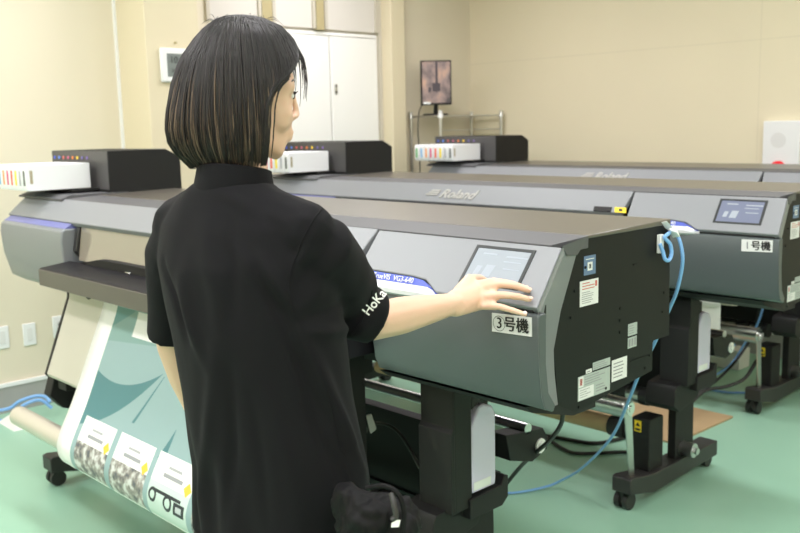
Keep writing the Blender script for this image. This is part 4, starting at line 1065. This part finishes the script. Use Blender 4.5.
# strands
rng = random.Random(11)
sv, sf, tone = [], [], []
def strand(pts, r0, tn, tipdark=None):
    n = 4; o = len(sv); N_ = len(pts); u = None
    for i, p in enumerate(pts):
        d = (pts[min(i+1, N_-1)]-pts[max(i-1, 0)]).normalized()
        u = d.cross(V3((.3, .2, 1))).normalized() if u is None else (u-d*u.dot(d)).normalized()
        w_ = d.cross(u); t = i/(N_-1); r = r0*(1-.75*t**2.2)
        for k in range(n): sv.append(tuple(p+(u*math.cos(2*math.pi*k/n)+w_*math.sin(2*math.pi*k/n))*r)); tone.append(tn(t))
    for i in range(N_-1):
        for k in range(n): sf.append((o+i*n+k, o+i*n+(k+1) % n, o+(i+1)*n+(k+1) % n, o+(i+1)*n+k))
for i in range(4200):
    phi0 = rng.uniform(0, 360)
    a = phi0 if phi0 <= 180 else phi0-360
    side_ = 1 if a >= 0 else -1; aa = abs(a)
    layer = rng.random(); k = .945+.06*layer
    zend = max(-.128, -.119+rng.gauss(0, .008))+(.004 if aa < 95 else 0)
    if rng.random() < .25: zend += rng.uniform(0, .05)
    z0 = .1225-rng.random()**2*.05; hl = rng.random()
    brown = hl < .36 and aa > 55
    ph = rng.uniform(-3, 3); wob = rng.uniform(.3, 1.6); wf = rng.uniform(20, 45)
    pts = []; N_ = 16
    for q in range(N_):
        t = q/(N_-1); z = z0+(zend-z0)*(t**.9 if t > 0 else 0)
        am = max(aa, border(z)+1.5+2.5*layer) if aa < 100 else aa
        am = am+ph*t
        rr = k-(.035*t**4 if aa > 60 else 0)*rng.uniform(.2, 1)*.5
        p = hp_(math.radians(am*side_), z, rr)+V3((math.sin(z*wf+i), math.cos(z*wf*1.1+i*2), 0))*.0006*wob
        pts.append(p)
    lvl = rng.uniform(.0, .5)
    if brown: fnc = (lambda t, s=rng.uniform(.1, .55), m=rng.uniform(.6, 1.0): .3+(m-.3)*min(1, max(0, (t-s)/.3)))
    else: fnc = (lambda t, l=lvl: l)
    strand(pts, rng.uniform(.0009, .0019), fnc)
# fringe wisps over the forehead and cheek
for i in range(110):
    a0 = rng.uniform(4, 46); zend = rng.uniform(.03, .06) if i > 16 else rng.uniform(-.03, .01)
    side_ = 1 if rng.random() < .6 else -1; k = 1.0+.03*rng.random(); pts = []
    for q in range(14):
        t = q/13; z = .118+(zend-.118)*t; pts.append(hp_(math.radians((a0+10*t*t)*side_), z, k-.02*t))
    strand(pts, rng.uniform(.0007, .0013), lambda t: .25)
# loose strands in front of the ear
for i in range(40):
    a0 = rng.uniform(58, 76); zend = rng.uniform(-.115, -.05); pts = []
    for q in range(14):
        t = q/13; z = .07+(zend-.07)*t; am = max(a0, border(z)-4+rng.uniform(0, 1)) ; pts.append(hp_(math.radians(am), z, .99))
    strand(pts, rng.uniform(.0006, .0011), lambda t: .35)
# flyaways on the crown
for i in range(46):
    ph = math.radians(rng.uniform(0, 360)); p0 = hp_(ph, .115, 1); d = V3((rng.uniform(-1, 1), rng.uniform(-1, 1), rng.uniform(.15, .6))).normalized()
    strand([p0+d*.03*t+V3((0, 0, -.02*t*t)) for t in (0, .25, .5, .75, 1)], .0004, lambda t: .2)
sm = bpy.data.meshes.new('hair_strands'); sm.from_pydata(sv, [], sf); sm.materials.append(M['hair'])
sm.polygons.foreach_set('use_smooth', [True]*len(sm.polygons))
ta_ = sm.attributes.new('tone', 'FLOAT', 'POINT'); ta_.data.foreach_set('value', tone)
so = bpy.data.objects.new('hair_strands', sm); COL.objects.link(so); so.parent = hb; so['kind'] = 'stuff'

# --- pouch at the right hip
pk = at(371, 534, 1.40)
pu = Blob()
pu.spheres((pk+V3((0, 0, .03)), (.036, .038, .026)), (pk+V3((.0, .0, -.09)), (.05, .045, .05)))
pu.spheres((pk+V3((-.035, -.01, .045)), .026), (pk+V3((.03, .03, .02)), .03), (pk+V3((0, 0, -.05)), .042))
def pdisp(c, n): return n*(.011*noise.noise(V3((c.x*34, c.y*34, c.z*22)))+.013*abs(noise.noise(V3((c.x*48, c.y*48, c.z*26))))+.006*abs(noise.noise(V3((c.x*95, c.y*95, c.z*60)))))
pouch = pu.make('hip_pouch', M['pouch'], ps, .005, 2, pdisp)
pq = lambda px, py, k: at(px, py, k)-PR
b = MB().tube(curve_pts([pq(391, 493, 1.345), pq(394, 505, 1.338), pq(396, 516, 1.337), pq(392, 520, 1.338)], 6), .0045, n=8); b.build('zip_pull', M['charcoal'], pouch, smooth=True)
b = MB().tube(curve_pts([pq(366, 488, 1.36), pq(384, 486, 1.35), pq(398, 494, 1.345), pq(404, 512, 1.345), pq(402, 532, 1.345)], 6), .004, n=8); b.build('strap', M['pouch'], pouch, smooth=True)
tg = MB().hull([pq(391.5, 523, 1.335), pq(396, 520, 1.335), pq(400.5, 520, 1.335), pq(399, 527, 1.335), pq(391, 527.5, 1.335), pq(391.5, 523, 1.339), pq(400.5, 520, 1.339), pq(391, 527.5, 1.339)]); tg.build('tag', M['paper'], pouch)

# ================================================================== LIGHT AND CAMERA
def lamp(x, y, sx, sy, p, c=(1.0, .952, .985)):
    l = bpy.data.lights.new('ceiling_area', 'AREA'); l.shape = 'RECTANGLE'; l.size = sx; l.size_y = sy; l.energy = p; l.color = c
    o = bpy.data.objects.new('ceiling_area', l); o.location = (x, y, ZC-.075); COL.objects.link(o)
    f = tag(empty('ceiling_light', (x, y, ZC)), 'long white fluorescent ceiling light', 'lamp', 'fluorescent ceiling lights')
    MB().box(-sx/2-.03, sx/2+.03, -sy/2-.03, sy/2+.03, -.06, 0).build('housing', M['white'], f, bevel=.005)
    MB().box(-sx/2, sx/2, -sy/2, sy/2, -.068, -.06).build('diffuser', M['lamp'], f)
for y, p in ((-3.4, 28), (-1.9, 29), (-.4, 21), (1.85, 29)):
    for x in (-2.6, -.2, 2.2): lamp(x, y, 1.2, .3, p)
wd = bpy.data.worlds.new('World'); SC.world = wd; wd.use_nodes = True
wd.node_tree.nodes['Background'].inputs[0].default_value = (.9, .93, 1, 1); wd.node_tree.nodes['Background'].inputs[1].default_value = .4
cd = bpy.data.cameras.new('camera'); co_ = bpy.data.objects.new('camera', cd); COL.objects.link(co_)
mt = Matrix((RT, UP, -FW)).transposed().to_4x4(); mt.translation = CAM; co_.matrix_world = mt
cd.sensor_width = 36; cd.lens = F_PX/800*36; cd.clip_start = .05; cd.clip_end = 60
cd.dof.use_dof = True; cd.dof.focus_distance = 1.85; cd.dof.aperture_fstop = 6.3
SC.camera = co_
vs_ = SC.view_settings; vs_.view_transform = 'Standard'; vs_.look = 'None'; vs_.gamma = 1; vs_.use_curve_mapping = False; vs_.exposure = 0.06
SC.cycles.use_denoising = True
SC.cycles.max_bounces = 8
